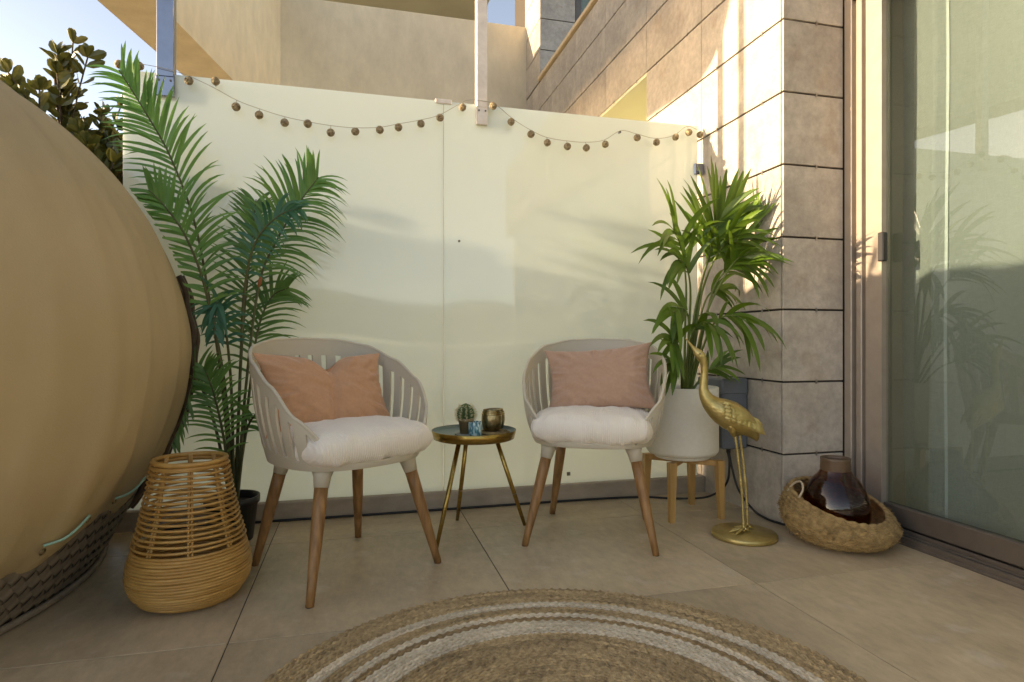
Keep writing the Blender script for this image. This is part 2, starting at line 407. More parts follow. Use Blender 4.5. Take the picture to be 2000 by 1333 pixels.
# ================================================================== SETTING
# ---- ground and terrace floor
g = MB(); g.box((-900, -900, -.4), (900, 900, -.12)); tag(g.build('ground', M['ground']), None, None, kind='structure')
fl = MB(); fl.box((-4.0, -3.2, -.119), (2.45, 3.0, -.004)); floor = fl.build('floor', M['grout']); floor['kind'] = 'structure'
tb = MB(); tb.box((.0016, .0016, -.0035), (.8034, .8034, .0), .0012); tile_me = tb.mesh('floor_tile', M['floor'])
X0, Y0, P = -.331 - 4*.805, 1.735 - 6*.805, .805
for i in range(7):
    for j in range(8):
        x, y = X0+i*P, Y0+j*P
        if x > 2.0: continue
        x1, y1 = min(x+P, 2.075), min(y+P, 2.95)
        if y1 - y < .05: continue
        o = inst('floor_tile', tile_me, floor, (x, y, 0), scale=((x1-x)/P, (y1-y)/P, 1))

def hill(u, v):
    x = -900 + 1800*u; y = -420 - 380*v
    hgt = (46 + 26*noise.noise((x*.004, 0, 1)) + 14*noise.noise((x*.013, 2, 0)) + 4*noise.noise((x*.05, y*.05, 5)))*math.sin(PI*min(1, v*.9+.02))
    return (x, y, -.3 + hgt)
M['hill'] = mat('scrub_hillside', (.16, .165, .12), (.24, .22, .165), .03, .95, detail=10)
mb = MB(); mb.grid(hill, 160, 14); hl = mb.build('hills', M['hill'], None, True); hl['kind'] = 'structure'

# ---- stone clad facade of the house
fac = thing('stone_facade', 'grey brown stone tile facade of the house with open joints', 'wall', (1.793, 2.247, 0))
def fpart(mb, name, m, parent=fac, smooth=False):
    o = mb.build(name, m, parent, smooth); o.matrix_parent_inverse = Matrix.Translation(-Vector((1.793, 2.247, 0))) if parent is fac else Matrix.Identity(4); return o
ROWS = [(-.10, .302)] + [(.302+.316*k, .302+.316*(k+1)) for k in range(10)]     # to 3.46
core = MB()
core.box((1.808, 2.262, -.1), (2.24, 3.522, 3.40))
core.box((1.808, 3.522, 2.53), (3.2, 6.5, 3.40))
core.box((1.808, 5.875, 3.41), (2.16, 6.9, 5.7))
core.box((2.115, 2.262, 2.3), (2.24, -3, 3.40))
fpart(core, 'wall_core', M['stone_core'])
def stile(lo, hi): return lo, hi
JT = .0075
def face_x(y0, y1, z0, z1):
    mb = MB(); mb.box((1.793, y0+.002, z0+JT), (1.806, y1-.002, z1-.001), .0015); return fpart(mb, 'stone_tile', M['stone'])
def face_y(x0, x1, z0, z1, Y):
    mb = MB(); mb.box((x0+.001, Y, z0+JT), (x1, Y+.013, z1-.001), .0015); return fpart(mb, 'stone_tile', M['stone'])
cols = [2.247+.645*k for k in range(8)]; cols[2] = 3.528
for k, (z0, z1) in enumerate(ROWS):
    for i in range(7):
        y0, y1 = cols[i], min(cols[i+1], 6.9)
        if i == 0: y0 += .0
        if y0 > 3.5 and z0 < 2.5: continue
        if k == 10 and y0 < 5.4: z1_ = 3.42
        else: z1_ = z1
        face_x(y0 + (.016 if i == 0 else 0), y1, z0, min(z1_, 3.42))
    face_y(1.793, 2.104, z0, min(z1, 3.42), 2.247)
for k in range(7):
    z0 = 3.43+.316*k
    face_x(5.86, 6.40, z0, z0+.316); face_y(1.793, 2.17, z0, z0+.316, 5.845)
cl = MB()
for k, (z0, z1) in enumerate(ROWS[1:]):
    for y0 in cols[:6]:
        for d in (.14, .50):
            if y0 > 3.5 and z0 < 2.5: continue
            cl.box((1.790, y0+d-.004, z0-.007), (1.7928, y0+d+.004, z0+.013))
    cl.box((1.958, 2.244, z0-.007), (1.966, 2.2468, z0+.013))
co = fpart(cl, 'joint_clips', M['clip']); co['kind'] = 'stuff'
sf = MB(); sf.box((1.80, 3.535, 2.50), (3.2, 6.5, 2.526)); sf.box((3.2, 3.5, -.1), (3.3, 6.5, 2.6)); sf.box((2.245, 3.40, -.1), (3.2, 3.525, 2.526))
fpart(sf, 'soffit', M['cream'])
cp = MB(); cp.box((1.765, 2.0, 3.425), (2.05, 5.84, 3.462), .004); fpart(cp, 'coping', M['coping'])
wf = MB()
for a, b in (((2.18, 5.86, 3.42), (2.24, 5.93, 5.6)), ((3.1, 5.86, 3.42), (3.2, 5.93, 5.6)), ((2.24, 5.86, 3.42), (3.1, 5.93, 3.50)), ((2.62, 5.865, 3.5), (2.68, 5.925, 5.6))): wf.box(a, b)
win = fpart(wf, 'window', M['bronze'])
wp = MB(); wp.box((2.24, 5.89, 3.5), (3.1, 5.90, 5.6)); o = wp.build('pane', M['glass'], win)
wc = MB(); wc.grid(lambda u, v: (2.2+u*1.0, 6.05+.03*math.sin(u*40), 3.42+v*2.2), 60, 2); o = wc.build('blind', M['cream'], win, True)

# ---- neighbour's house behind the screen
nb = thing('neighbour_house', 'ochre rendered neighbouring house with cantilevered balcony parapet above the glass screen', 'house', (0, 6, 0))
def npart(mb, name, m):
    o = mb.build(name, m, nb); o.matrix_parent_inverse = Matrix.Translation((0, -6, 0)); return o
w = MB(); w.box((-.74, 6.36, -.1), (1.80, 6.6, 4.23), .004); npart(w, 'rear_wall', M['stucco'])
dx, dy = .2075, .9782
def beam():
    mb = MB(); A = Vector((-.73, 6.37, 0)); d = Vector((dx, dy, 0)); nrm = Vector((-dy, dx, 0))
    L_ = 3.42; W_ = .36
    # parapet box with a rounded near end (profile in the long direction)
    prof = [(0, 2.9)]
    prof += [(L_-.36, 2.9)]
    for k in range(1, 9):
        a = PI/2*k/8; prof.append((L_-.36+.36*math.sin(a), 2.9+.34*(1-math.cos(a))))
    prof += [(L_, 4.3), (0, 4.3)]
    n = len(prof); vs_ = []
    for off in (0, W_):
        for (t, z) in prof:
            p = A - d*t + nrm*off; vs_.append((p.x, p.y, z))
    fs = [tuple(range(n)), tuple(range(2*n-1, n-1, -1))]
    for i in range(n):
        j = (i+1) % n; fs.append((i, i+n, j+n, j))
    mb.add(vs_, fs); return mb
npart(beam(), 'balcony_parapet', M['stucco'])
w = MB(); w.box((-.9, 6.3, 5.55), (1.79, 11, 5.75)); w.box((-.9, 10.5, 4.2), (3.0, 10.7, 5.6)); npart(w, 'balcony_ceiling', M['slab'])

# ---- kerb and milky glass screen
kb = MB(); kb.box((-1.02, 2.85, -.05), (1.791, 2.93, .084), .004); k_o = kb.build('kerb', M['kerb']); k_o['kind'] = 'structure'
scr = thing('glass_screen', 'milky white glass privacy screen of two tall panels behind the chairs', 'glass screen', (.4, 2.876, .084))
for a, b in ((-.954, .3985), (.4015, 1.756)):
    mb = MB(); mb.box((a-.4, -.006, .002), (b-.4, .006, 1.859), .0012); mb.build('glass_panel', M['milky'], scr)
for x in (1.03, 1.42):
    mb = MB(); mb.box((x-.4-.009, -.0085, .04), (x-.4+.009, -.0065, .058)); mb.build('sticker', M['sticker'], scr)
mb = MB(); mb.box((.395-.4-.035, -.012, 1.845), (.405-.4+.035, .012, 1.868), .003); mb.build('joint_clip', M['brushed'], scr)
mb = MB(); mb.tube([(.475-.4, -.0085, 1.195), (.475-.4, -.0062, 1.195)], .006, 10); mb.build('plug', M['sticker'], scr)
mb = MB(); mb.box((1.735-.4, -.016, 1.60), (1.789-.4, .016, 1.66), .003); wcl = mb.build('wall_clamp', M['steel'], scr)
mb = MB(); mb.tube([(1.765-.4, -.03, 1.615), (1.765-.4, -.014, 1.615)], .012, 12); mb.build('bolt', M['steel'], wcl)
def post(x, m, w_, label):
    t = thing('steel_post', label, 'post', (x, 2.872, 1.84))
    mb = MB(); mb.box((-w_/2, -.022, .085), (w_/2, .022, 3.2), .002); mb.build('post_tube', m, t)
    mb = MB(); mb.box((-w_/2-.002, -.026, .0), (w_/2+.002, -.006, .083), .002); mb.box((-w_/2-.002, .010, .0), (w_/2+.002, .026, .083), .002)
    c_ = mb.build('glass_clamp', m, t)
    for sx in (-1, 1):
        b_ = MB(); b_.tube([(sx*(w_/2-.01), -.0295, .066), (sx*(w_/2-.01), -.0262, .066)], .0045, 8); b_.build('screw', M['bronze'], c_)
    return t
post(-.789, M['steel'], .066, 'polished steel post reflecting blue sky at the left of the glass screen')
post(.583, M['brushed'], .052, 'steel post coloured cream as if mirroring sunlit stone above the middle of the glass screen')

# ---- sliding glass door and room behind
door = thing('sliding_door', 'tall sliding glass door in bronze aluminium frame at the right', 'door', (2.15, 2.0, 0))
def dpart(mb, name, m, parent=None, smooth=False):
    o = mb.build(name, m, parent or door, smooth)
    if not parent: o.matrix_parent_inverse = Matrix.Translation((-2.15, -2.0, 0))
    return o
mb = MB()
mb.box((2.108, 2.205, -.02), (2.20, 2.2455, 2.5), .003); mb.box((2.118, 2.160, -.02), (2.21, 2.190, 2.5), .003); mb.box((2.14, 2.15, -.02), (2.22, 2.246, 2.5))
dpart(mb, 'jamb', M['alu'])
mb = MB(); mb.box((2.124, 2.062, .048), (2.172, 2.146, 2.45), .004); mb.box((2.118, 2.056, .12), (2.1235, 2.068, 2.45)); st = dpart(mb, 'door_stile', M['alu'])
mb = MB(); mb.box((2.132, -2.6, .048), (2.172, 2.062, .128), .003); dpart(mb, 'bottom_rail', M['bronze'])
mb = MB()
mb.box((2.076, -2.6, -.06), (2.30, 2.15, .010), .003)
for x, w_, h_ in ((2.084, .012, .028), (2.108, .010, .030), (2.122, .008, .044), (2.176, .010, .044), (2.21, .01, .044)): mb.box((x, -2.6, .005), (x+w_, 2.15, h_), .002)
dpart(mb, 'threshold_track', M['bronze'])
mb = MB(); mb.box((2.148, -2.6, .12), (2.156, 2.07, 2.45)); dpart(mb, 'glass_pane', M['glass'])
mb = MB(); mb.box((2.095, 2.028, 1.13), (2.123, 2.056, 1.25), .004); dpart(mb, 'handle', M['black'])
mb = MB(); mb.box((2.11, -2.6, 2.45), (2.25, 2.246, 2.6)); dpart(mb, 'head_rail', M['bronze'])
room = MB()
room.box((2.31, -3.0, -.1), (5.2, 2.26, -.005)); room.box((5.2, -3, -.1), (5.3, 2.3, 2.7)); room.box((2.26, -3.1, -.1), (5.2, -3.0, 2.7))
room.box((2.26, 2.262, -.1), (5.2, 2.36, 2.7)); room.box((2.25, -3.1, 2.6), (5.3, 2.36, 2.75))
o = room.build('room_walls', M['wall_in']); o['kind'] = 'structure'
def curt(u, v):
    y = 2.12 - u*2.7; z = .03 + v*2.5
    ph = y*13 + 2.2*noise.noise((y*2, 0, 3)) + .5*(1-v)*noise.noise((y*3, z, 7))
    x = 2.262 + .046*(abs(math.sin(ph*.5))**.7*2-1)*(.5+.5*noise.noise((y*1.3, 1, 0))+.3) + .02*noise.noise((y*4, z*.8, 2))
    yy = y + .020*math.cos(ph)
    return (x, yy, z)
mb = MB(); mb.grid(curt, 220, 40); cu = mb.build('sheer_curtain', M['sheer'], None, True)
M['hem'] = mat('linen_hem', (.62, .65, .63), (.58, .61, .59), 60, .9)
for u0, w_, v0 in ((.0975, .0016, .0), (.215, .0014, .0)):
    mb = MB(); mb.grid(lambda u, v: tuple(Vector(curt(u0+w_*(2*u-1) + .004*math.sin(v*3.1), v0+(1-v0)*v)) - Vector((.004, 0, 0))), 2, 40); mb.build('hem_fold', M['hem'], cu, True)
tag(cu, 'pale sage sheer linen curtain hanging behind the sliding glass door', 'curtain')

# ================================================================== DAYBED
EC = Vector((-2.107, 2.29, .771)); ER = Vector((1.503, 1.43, 1.138))
day = thing('egg_daybed', 'large egg shaped daybed under a sand coloured canvas cover', 'daybed', (EC.x, EC.y, 0))
def hem_z(az): return .188 + .075*math.sin(az+.42) + .010*math.sin(az*23)
def egg(az, el, off=0):
    k = 1 + off
    return Vector((EC.x + ER.x*k*math.cos(el)*math.cos(az), EC.y + ER.y*k*math.cos(el)*math.sin(az), EC.z + ER.z*k*math.sin(el)))
LIT_RIDGE = R(-17.8)  # cover ridge shaped to stand in for the edge of a reflected sun patch
def cover(u, v):
    az = -PI + 2*PI*u
    e0 = math.asin((hem_z(az)-EC.z)/ER.z); el = e0 + (PI/2-e0)*v
    d = abs(az-LIT_RIDGE)
    off = .034*math.exp(-d/.17)*math.cos(el)**.5 if el < 1.5 else 0
    off += .010*noise.noise((az*5, el*1.2, 0)) + .0085*noise.noise((az*13, el*1.8+az*2, 4)) + .0026*noise.noise((az*34, el*6, 6)) + .010*max(0, noise.noise((az*9+el*3, el*4, 9)))*math.exp(-(el-e0)/.5)
    off += .010*math.exp(-((el-e0)/.05)**2)*0 + .004*noise.noise((az*30, 0, 2))*math.exp(-(el-e0)/.12)
    off -= .014*math.exp(-(el-e0)/.05) - .010*math.exp(-((el-e0-.16)/.10)**2)*noise.noise((az*14, 1, 8))
    rg_ = 1-abs(noise.noise((az*6.5+.8*noise.noise((az*3, el*2, 1)), el*1.1, 12)))*2.2
    off += .0075*max(0, rg_)**5*(.35+.65*math.exp(-(el-e0)/.45))*min(1, (el-e0)/.08)
    p = egg(az, el, off)
    return (p.x-EC.x, p.y-EC.y, p.z)
mb = MB(); mb.grid(cover, 420, 90, wrap=True); cov = mb.build('canvas_cover', M['canvas'], day, True)
def hem_path(dz=0, off=-.01, a0=-PI, a1=PI, n=220):
    out = []
    for i in range(n):
        az = a0+(a1-a0)*i/n; z = hem_z(az)+dz; p = egg(az, math.asin((z-EC.z)/ER.z), off); out.append((p.x-EC.x, p.y-EC.y, z))
    return out
mb = MB(); mb.tube(hem_path(.0, -.006), .007, 6, closed=True); mb.build('hem_piping', M['piping'], cov, True)
lit_ridge_path = []
for k in range(40):
    el = -.5+1.9*k/39; p = egg(LIT_RIDGE, el, .0195*math.cos(el)**.5 if el < 1.5 else 0); lit_ridge_path.append((p.x-EC.x, p.y-EC.y, p.z))
# cords threaded through the cover
def proud(az): return .034*math.exp(-abs(az-LIT_RIDGE)/.17)*.95 + .004
for a0, a1, za, zb in ((R(-19.7), R(-14), .262, .304), (R(-8.5), R(1.0), .318, .335), (R(-34), R(-27), .20, .24)):
    pts = []
    for k in range(13):
        t = k/12; az = a0+(a1-a0)*t; z = za+(zb-za)*t-.012*math.sin(PI*t)
        p = egg(az, math.asin((z-EC.z)/ER.z), proud(az)+.004+.006*math.sin(PI*t)); pts.append((p.x-EC.x, p.y-EC.y, z))
    mb = MB(); mb.tube(pts, .0035, 6); mb.build('tie_cord', M['cord'], cov, True)
    for az, z in ((a0, za), (a1, zb)):
        p = egg(az, math.asin((z-EC.z)/ER.z), proud(az)+.002); q = egg(az, math.asin((z-EC.z)/ER.z), proud(az)+.006)
        ring = []
        nrm = (q-p).normalized(); uu = nrm.cross(Vector((0,0,1))).normalized(); ww = nrm.cross(uu)
        for k in range(12):
            a = 2*PI*k/12; r_ = p+(uu*math.cos(a)+ww*math.sin(a))*.008; ring.append((r_.x-EC.x, r_.y-EC.y, r_.z))
        mb = MB(); mb.tube(ring, .0025, 5, closed=True); mb.build('grommet', M['oldbrass'], cov, True)
# woven base
def base_pt(az, v, off=0):
    z = .012 + v*.25
    k = .812 + .090*(v**.8) + off
    return (ER.x*k*math.cos(az), ER.y*k*math.sin(az), z)
mb = MB(); mb.grid(lambda u, v: base_pt(-PI+2*PI*u, v, -.012), 120, 4, wrap=True); bs = mb.build('woven_base', M['weave_dark'], day, True)
mb = MB(); CW = .031; Q2 = math.sqrt(.5)
def wcell(a, b):
    along = (a+b) % 2 == 0; vs_ = []
    for j_ in range(4):
        for i_ in range(4):
            s_, t_ = i_/3-.5, j_/3-.5
            if along: p_, q_, pr = s_*1.25, t_*.90, math.cos(PI*s_)
            else: p_, q_, pr = s_*.90, t_*1.25, math.cos(PI*t_)
            P_, Q_ = (a+p_)*CW, (b+q_)*CW
            sx_, h_ = (P_+Q_)*Q2, (P_-Q_)*Q2
            v_ = h_/.25
            if v_ < -.05 or v_ > 1.06: return
            vs_.append(base_pt(sx_/1.24, max(0, min(1, v_)), -.0105+.0042*max(0, pr)))
    mb.add(vs_, [(j_*4+i_, j_*4+i_+1, (j_+1)*4+i_+1, (j_+1)*4+i_) for j_ in range(3) for i_ in range(3)])
for a in range(-50, 22):
    for b in range(-50, 22):
        sx_, h_ = (a+b)*CW*Q2, (a-b)*CW*Q2
        if -2.2 < sx_ < .8 and -.02 < h_ < .27: wcell(a, b)
ws = mb.build('woven_strips', M['weave'], bs, True); ws['kind'] = 'stuff'
mb = MB(); mb.tube([base_pt(-PI+2*PI*k/120, 0, .004) for k in range(120)], .011, 8, closed=True); mb.build('base_rim', M['weave'], bs, True)
# bundled canes along the back edge of the shell
for k in range(5):
    pts = []
    for i in range(40):
        el = -.55 + .80*i/39; p = egg(R(13.5+1.3*k), el, .012+.010*math.sin(k*2.1)+.003*math.sin(i*.9+k)); pts.append((p.x-EC.x, p.y-EC.y, p.z))
    mb = MB(); mb.tube(pts, .011, 7); mb.build('cane', M['cane_dark'], day, True)

# ================================================================== TREE BEHIND
def ficus():
    t = thing('ficus_tree', 'small leafy ficus tree against blue sky behind the daybed', 'tree', (-1.53, 3.95, -.28))
    r_ = random.Random(11); tr = MB(); cr = MB()
    tr.tube(bez([(0,0,0), (.03,.02,.6), (-.02,0,1.2), (0,.05,1.7)], 16), [.045-.0015*i for i in range(17)][:len(bez([(0,0,0), (.03,.02,.6), (-.02,0,1.2), (0,.05,1.7)], 16))], 8)
    def leaf(p, d, L_, W_):
        d = d.normalized(); s_ = d.cross(Vector((r_.uniform(-1,1), r_.uniform(-1,1), r_.uniform(-.2,1)))).normalized(); n = s_.cross(d)
        vs_ = []
        for (a, b, c) in ((0,0,0), (.3,.42,.06), (.3,-.42,.06), (.3,0,0), (.68,.5,.07), (.68,-.5,.07), (.68,0,0), (.92,.26,.02), (.92,-.26,.02), (1,0,-.03)):
            vs_.append(p + d*L_*a + s_*W_*b + n*L_*c)
        cr.add(vs_, [(0,3,1),(0,2,3),(1,3,6,4),(3,2,5,6),(4,6,7),(6,5,8),(6,8,9,7)])
    tips = [((.02,-.35,2.48),.16), ((-.10,-.45,2.2),.17), ((.12,-.2,2.1),.22), ((-.1,-.25,1.95),.24), ((.25,-.45,1.9),.22), ((.3,-.2,1.7),.25), ((-.2,-.6,1.85),.25),
            ((.05,-.5,1.75),.25), ((.42,-.35,1.55),.22), ((.5,-.3,1.3),.22), ((.25,-.5,1.45),.25), ((-.28,-.3,1.8),.2), ((-.6,-.6,1.85),.25), ((-.9,-.7,1.85),.25), ((-.5,-.75,1.8),.25), ((-1.1,-.85,1.95),.22), ((.3,-.1,2.0),.18), ((.45,-.3,1.78),.2), ((.36,-.42,1.98),.17), ((.6,-.38,1.55),.2), ((.18,-.3,2.15),.16), ((.66,-.4,1.36),.2)]
    for (p, rad) in tips:
        p = Vector(p); b0 = Vector((0, .03, r_.uniform(.9, 1.6)))
        path = bez([b0, b0.lerp(p, .5)+Vector((0,0,-.08)), p], 10); tr.tube(path, [.018*(1-i/len(path))+.004 for i in range(len(path))], 6)
        for q in range(9):
            e = p + Vector((r_.gauss(0,.5), r_.gauss(0,.5), r_.gauss(.15,.5)))*rad
            tw = bez([path[-4], path[-4].lerp(e, .6)+Vector((0,0,.02)), e], 8); tr.tube(tw, .004, 4)
            dd = (tw[-1]-tw[-3]).normalized()
            for m_ in range(15):
                i_ = r_.randint(2, len(tw)-1); a = r_.uniform(0, 2*PI)
                side = dd.cross(Vector((math.cos(a), math.sin(a), .3))).normalized()
                leaf(tw[i_], dd*.7+side+Vector((0,0,.15)), r_.uniform(.065,.10), r_.uniform(.036,.05))
            for m_ in range(4): leaf(e, dd+Vector((r_.uniform(-.6,.6), r_.uniform(-.6,.6), r_.uniform(-.2,.6))), .075, .042)
    tr.build('trunk', M['bark'], t, True); c_ = cr.build('crown', M['ficus'], t)
    return t
ficus()

# ================================================================== CHAIRS
def chair(loc, rz, label):
    t = thing('armchair', label, 'chair', loc, rz, 'moulded armchairs either side of the table')
    def lerp_tab(tab, x):
        for (a, va), (b, vb) in zip(tab, tab[1:]):
            if x <= b:
                k = (x-a)/(b-a); k = k*k*(3-2*k)*.5+k*.5; return va+(vb-va)*k
        return tab[-1][1]
    ZR = [(0,.808),(25,.804),(50,.780),(75,.725),(100,.655),(122,.555),(140,.458),(155,.416),(180,.406)]
    def dirv(ph, n=2.6):
        c, s_ = math.sin(ph), math.cos(ph); k = (abs(c)**n+abs(s_)**n)**(-1/n); return c*k, s_*k
    def bot(ph):
        x, y = dirv(ph); return Vector((x*.240, y*.232-.020, .395))
    def top(ph):
        x, y = dirv(ph, 2.3); a = abs(math.degrees(ph)); zr = lerp_tab(ZR, a)
        fl_ = (zr-.40)
        k = .240 + .050*min(1, fl_/.16)*(1 if a > 40 else .5+.5*a/40); b = .232+.035*min(1, fl_/.3)
        y_ = y*b-.020 if y > 0 else y*(.232+.030*min(1, fl_/.1)) - .020
        return Vector((x*k, y_ + (.035 if a < 60 else .035*max(0, (110-a)/50)), zr))
    def S(ph, tt, off=0):
        b, a = bot(ph), top(ph); p = b.lerp(a, tt)
        out = Vector((b.x, b.y, 0)).normalized(); bulge = .012*math.sin(PI*min(1, tt))*min(1, (a.z-.39)/.2)
        return p + out*(bulge+off)
    T0, T1 = .16, .85; LIM = R(140)
    TH = .009
    def shell_band(name, ph0, ph1, t0, t1, nu, nv, parent, rim=False, wrap=False):
        mb = MB(); mb.grid(lambda u, v: S(ph0+(ph1-ph0)*u, t0+(t1-t0)*v), nu, nv, wrap)
        o = mb.build(name, M['plastic'], parent, True); solid(o, TH, 0); return o
    # seat pan: bowl floor plus lower wall band plus closed front
    mb = MB()
    def pan(u, v):
        ph = -PI+2*PI*u
        if v < .6:
            k = v/.6; b = bot(ph); return Vector((b.x*k*.96, b.y*k*.96, .392-.012*math.cos(k*PI/2)))
        return S(ph, T0*(v-.6)/.4)
    mb.grid(pan, 96, 10, wrap=True)
    o = mb.build('seat_pan', M['plastic'], t, True); solid(o, TH, 0)
    # closed wings towards the front
    for sg in (-1, 1):
        mb = MB(); mb.grid(lambda u, v: S(sg*(LIM+(PI-LIM)*u), T0+(1-T0)*v), 20, 6); o = mb.build('front_wing', M['plastic'], t, True); solid(o, TH, 0)
    shell_band('top_rail', -LIM, LIM, T1, 1, 90, 3, t)
    mb = MB(); mb.tube([S(-PI+2*PI*k/160, 1.0) for k in range(160)], .0062, 8, closed=True); mb.build('rim_bead', M['plastic'], t, True)
    NS = 25
    for i in range(NS):
        c_ = -LIM + 2*LIM*(i+.5)/NS; wdt = 2*LIM/NS*.315
        mb = MB(); mb.grid(lambda u, v: S(c_-wdt+2*wdt*u, T0-.01+(T1-T0+.02)*v), 3, 10); o = mb.build('slat', M['plastic'], t, True); solid(o, TH*.9, 0)
    for sx in (-1, 1):
        for fy, foot, tp in ((-1, (.25, -.235), (.165, -.150)), (1, (.212, .225), (.150, .145))):
            a = Vector((sx*tp[0], tp[1]-.012, .385)); b = Vector((sx*foot[0], foot[1], 0)); m_ = a.lerp(b, .13)
            lg = MB(); pts = [m_.lerp(b, k/6) for k in range(7)]; pts[0] = m_.lerp(a, .02)
            lg.tube(pts, [.0218, .0216, .0206, .019, .0168, .0145, .0128], 14); lo = lg.build('leg', M['wood'], t, True)
            sk = MB(); sk.tube([a+Vector((0,0,.004)), a.lerp(m_, .35), m_], [.036, .028, .0235], 14); sk.build('leg_socket', M['plastic'], t, True)
            ft = MB(); ft.tube([b+Vector((0,0,.004)), b+Vector((0,0,.0))], .0105, 10); ft.build('foot_pad', M['black'], lo)
    return t
CH1 = Vector((-.053, 2.242, 0)); R1 = R(32.5)
CH2 = Vector((.965, 2.371, 0)); R2 = R(-27)
chair(CH1, R1, 'taupe slatted armchair holding the terracotta pillow beside the rattan lantern')
chair(CH2, R2, 'taupe slatted armchair holding the dusty pink pillow beside the white planter')

def puff(w, h, T, n=2.4, pinch=.06, corner=.10, chop=0, seed=0, wr=.006, res=44, p=.5):
    mb = MB()
    def f(sgn):
        def g_(a, b):
            u, v = a*2-1, b*2-1
            ex = 1-abs(u)**n; ey = 1-abs(v)**n
            th = T*max(0, ex*ey)**p
            cf = (abs(u)*abs(v))**2.5
            x = w*u*(1 - pinch*(1-abs(v)**2)*abs(u)**3 + corner*.25*cf); y = h*v*(1 - pinch*(1-abs(u)**2)*abs(v)**3 + corner*.25*cf)
            th += T*.05*noise.noise((u*2+seed, v*2, sgn))*min(1, ex*ey*3)
            edge = min(1, ex*ey*6)*(1-min(1, ex*ey*1.2))
            an = math.atan2(v, u)
            th += wr*edge*noise.noise((an*7+seed, 3, sgn))*1.6
            th += wr*.6*noise.noise((u*5+seed, v*5+u*3, sgn*2))*min(1, ex*ey*4)
            if chop:
                gsn = math.exp(-((u-.02)/.22)**2)*max(0, (v+1)/2)
                y -= chop*gsn*max(0, v); th *= (1-.58*gsn); th -= .016*math.exp(-((u-.02-.06*v)/.055)**2)*min(1, ex*ey*3)
                th += .006*math.sin((u*9+v*4))*math.exp(-((u-.02)/.45)**2)
            return (x, y, sgn*th)
        return g_
    mb.grid(f(1), res, res); 
    m2 = MB(); m2.grid(f(-1), res, res)
    mb.add(m2.v, [tuple(reversed(q)) for q in m2.f])
    return mb
def weld(o):
    m = o.modifiers.new('weld', 'WELD'); m.merge_threshold = .0004; return o
def seat_cushion(ch, rz, label, seed, dx_=0, dy_=0, w=.258):
    mb = puff(w, .245, .069, n=3.8, pinch=.02, corner=-.35, seed=seed, wr=.012, p=.42)
    # rounded plan
    vv = []
    for (x, y, z) in mb.v:
        u, v = x/w, y/.245; k = 1-.10*(u*u*v*v)
        zz = z if z > 0 else max(z, -.058)
        vv.append((x*k, y*k, zz))
    mb.v = vv
    o = weld(mb.build('seat_cushion', M['cushion'], None, True)); subsurf(o, 1)
    off = Matrix.Rotation(rz, 3, 'Z') @ Vector((dx_, dy_-.040, 0))
    o.location = ch + off + Vector((0, 0, .4560)); o.rotation_euler = (0, 0, rz)
    return tag(o, label, 'cushion', 'cream seat cushions')
seat_cushion(CH1, R1, 'cream corduroy seat cushion under the terracotta pillow', 1)
seat_cushion(CH2, R2, 'cream corduroy seat cushion under the dusty pink pillow', 5)
def pillow(ch, rz, m, label, seed, chop, dx_, dy_, z, tilt, roll, w, h):
    mb = puff(w, h, .058, n=2.2, pinch=.07, corner=.35, chop=chop, seed=seed, wr=.015, p=.55)
    o = weld(mb.build('pillow', m, None, True)); subsurf(o, 1)
    o.matrix_world = Matrix.Translation(ch + Matrix.Rotation(rz, 3, 'Z') @ Vector((dx_, dy_, 0)) + Vector((0, 0, z))) @ Matrix.Rotation(rz, 4, 'Z') @ Matrix.Rotation(R(90-tilt), 4, 'X') @ Matrix.Rotation(roll, 4, 'Z')
    return tag(o, label, 'pillow')
pillow(CH1, R1, M['salmon'], 'terracotta linen pillow with a dented top on the left chair', 3, .05, -.015, .065, .617, 22, R(-1), .240, .142)
pillow(CH2, R2, M['pink'], 'smooth dusty pink linen pillow on the right chair', 9, 0, .015, .07, .637, 19, R(5), .222, .140)

# ================================================================== SIDE TABLE AND WHAT STANDS ON IT
TB = Vector((.479, 2.51, 0)); TZ = .398
tbl = thing('tray_table', 'round brass tray table on three slim legs between the armchairs', 'table', TB)
mb = MB(); mb.lathe([(.001, TZ-.010), (.160, TZ-.010), (.170, TZ-.006), (.178, TZ+.028), (.1765, TZ+.029)], 56); mb.build('tray', M['brass'], tbl, True)
mb = MB(); mb.lathe([(.001, TZ+.016), (.160, TZ+.016), (.170, TZ+.018), (.1755, TZ+.0285)], 56); mb.build('tray_inside', M['tray'], tbl, True)
for fx, fy in ((.297-.479, 2.33-2.51), (.434-.479, 2.673-2.51), (.706-.479, 2.526-2.51)):
    a = Vector((fx*.42, fy*.42, TZ-.010)); b = Vector((fx, fy, 0))
    mb = MB(); mb.tube([a, a.lerp(b, .5), b], [.0095, .0095, .0075], 10); l_ = mb.build('leg', M['brass'], tbl, True)
    mb = MB(); mb.tube([a.lerp(b, .63), a.lerp(b, .637)], .0100, 10); mb.build('leg_joint', M['oldbrass'], l_, True)
def on_table(dx_, dy_): return TB + Vector((dx_, dy_, TZ+.0166))
mb = MB(); mb.lathe([(.001, 0), (.045, 0), (.046, .004), (.044, .006), (.001, .006)], 32); o = mb.build('coaster', M['coaster'], None, True)
o.location = on_table(-.045, -.055); tag(o, 'thin round grey coaster under the cactus pot', 'coaster')
cac = thing('cactus', 'small spiny cactus in a bronze pot on the tray table', 'cactus', on_table(-.045, -.055)+Vector((0,0,.0064)))
mb = MB(); mb.lathe([(.001, 0), (.0235, 0), (.0295, .048), (.0325, .049), (.0335, .062), (.030, .062), (.028, .05)], 28); mb.build('pot', M['claypot'], cac, True)
mb = MB(); mb.lathe([(.001, .052), (.029, .051)], 20); mb.build('soil', M['soil'], cac)
mb = MB()
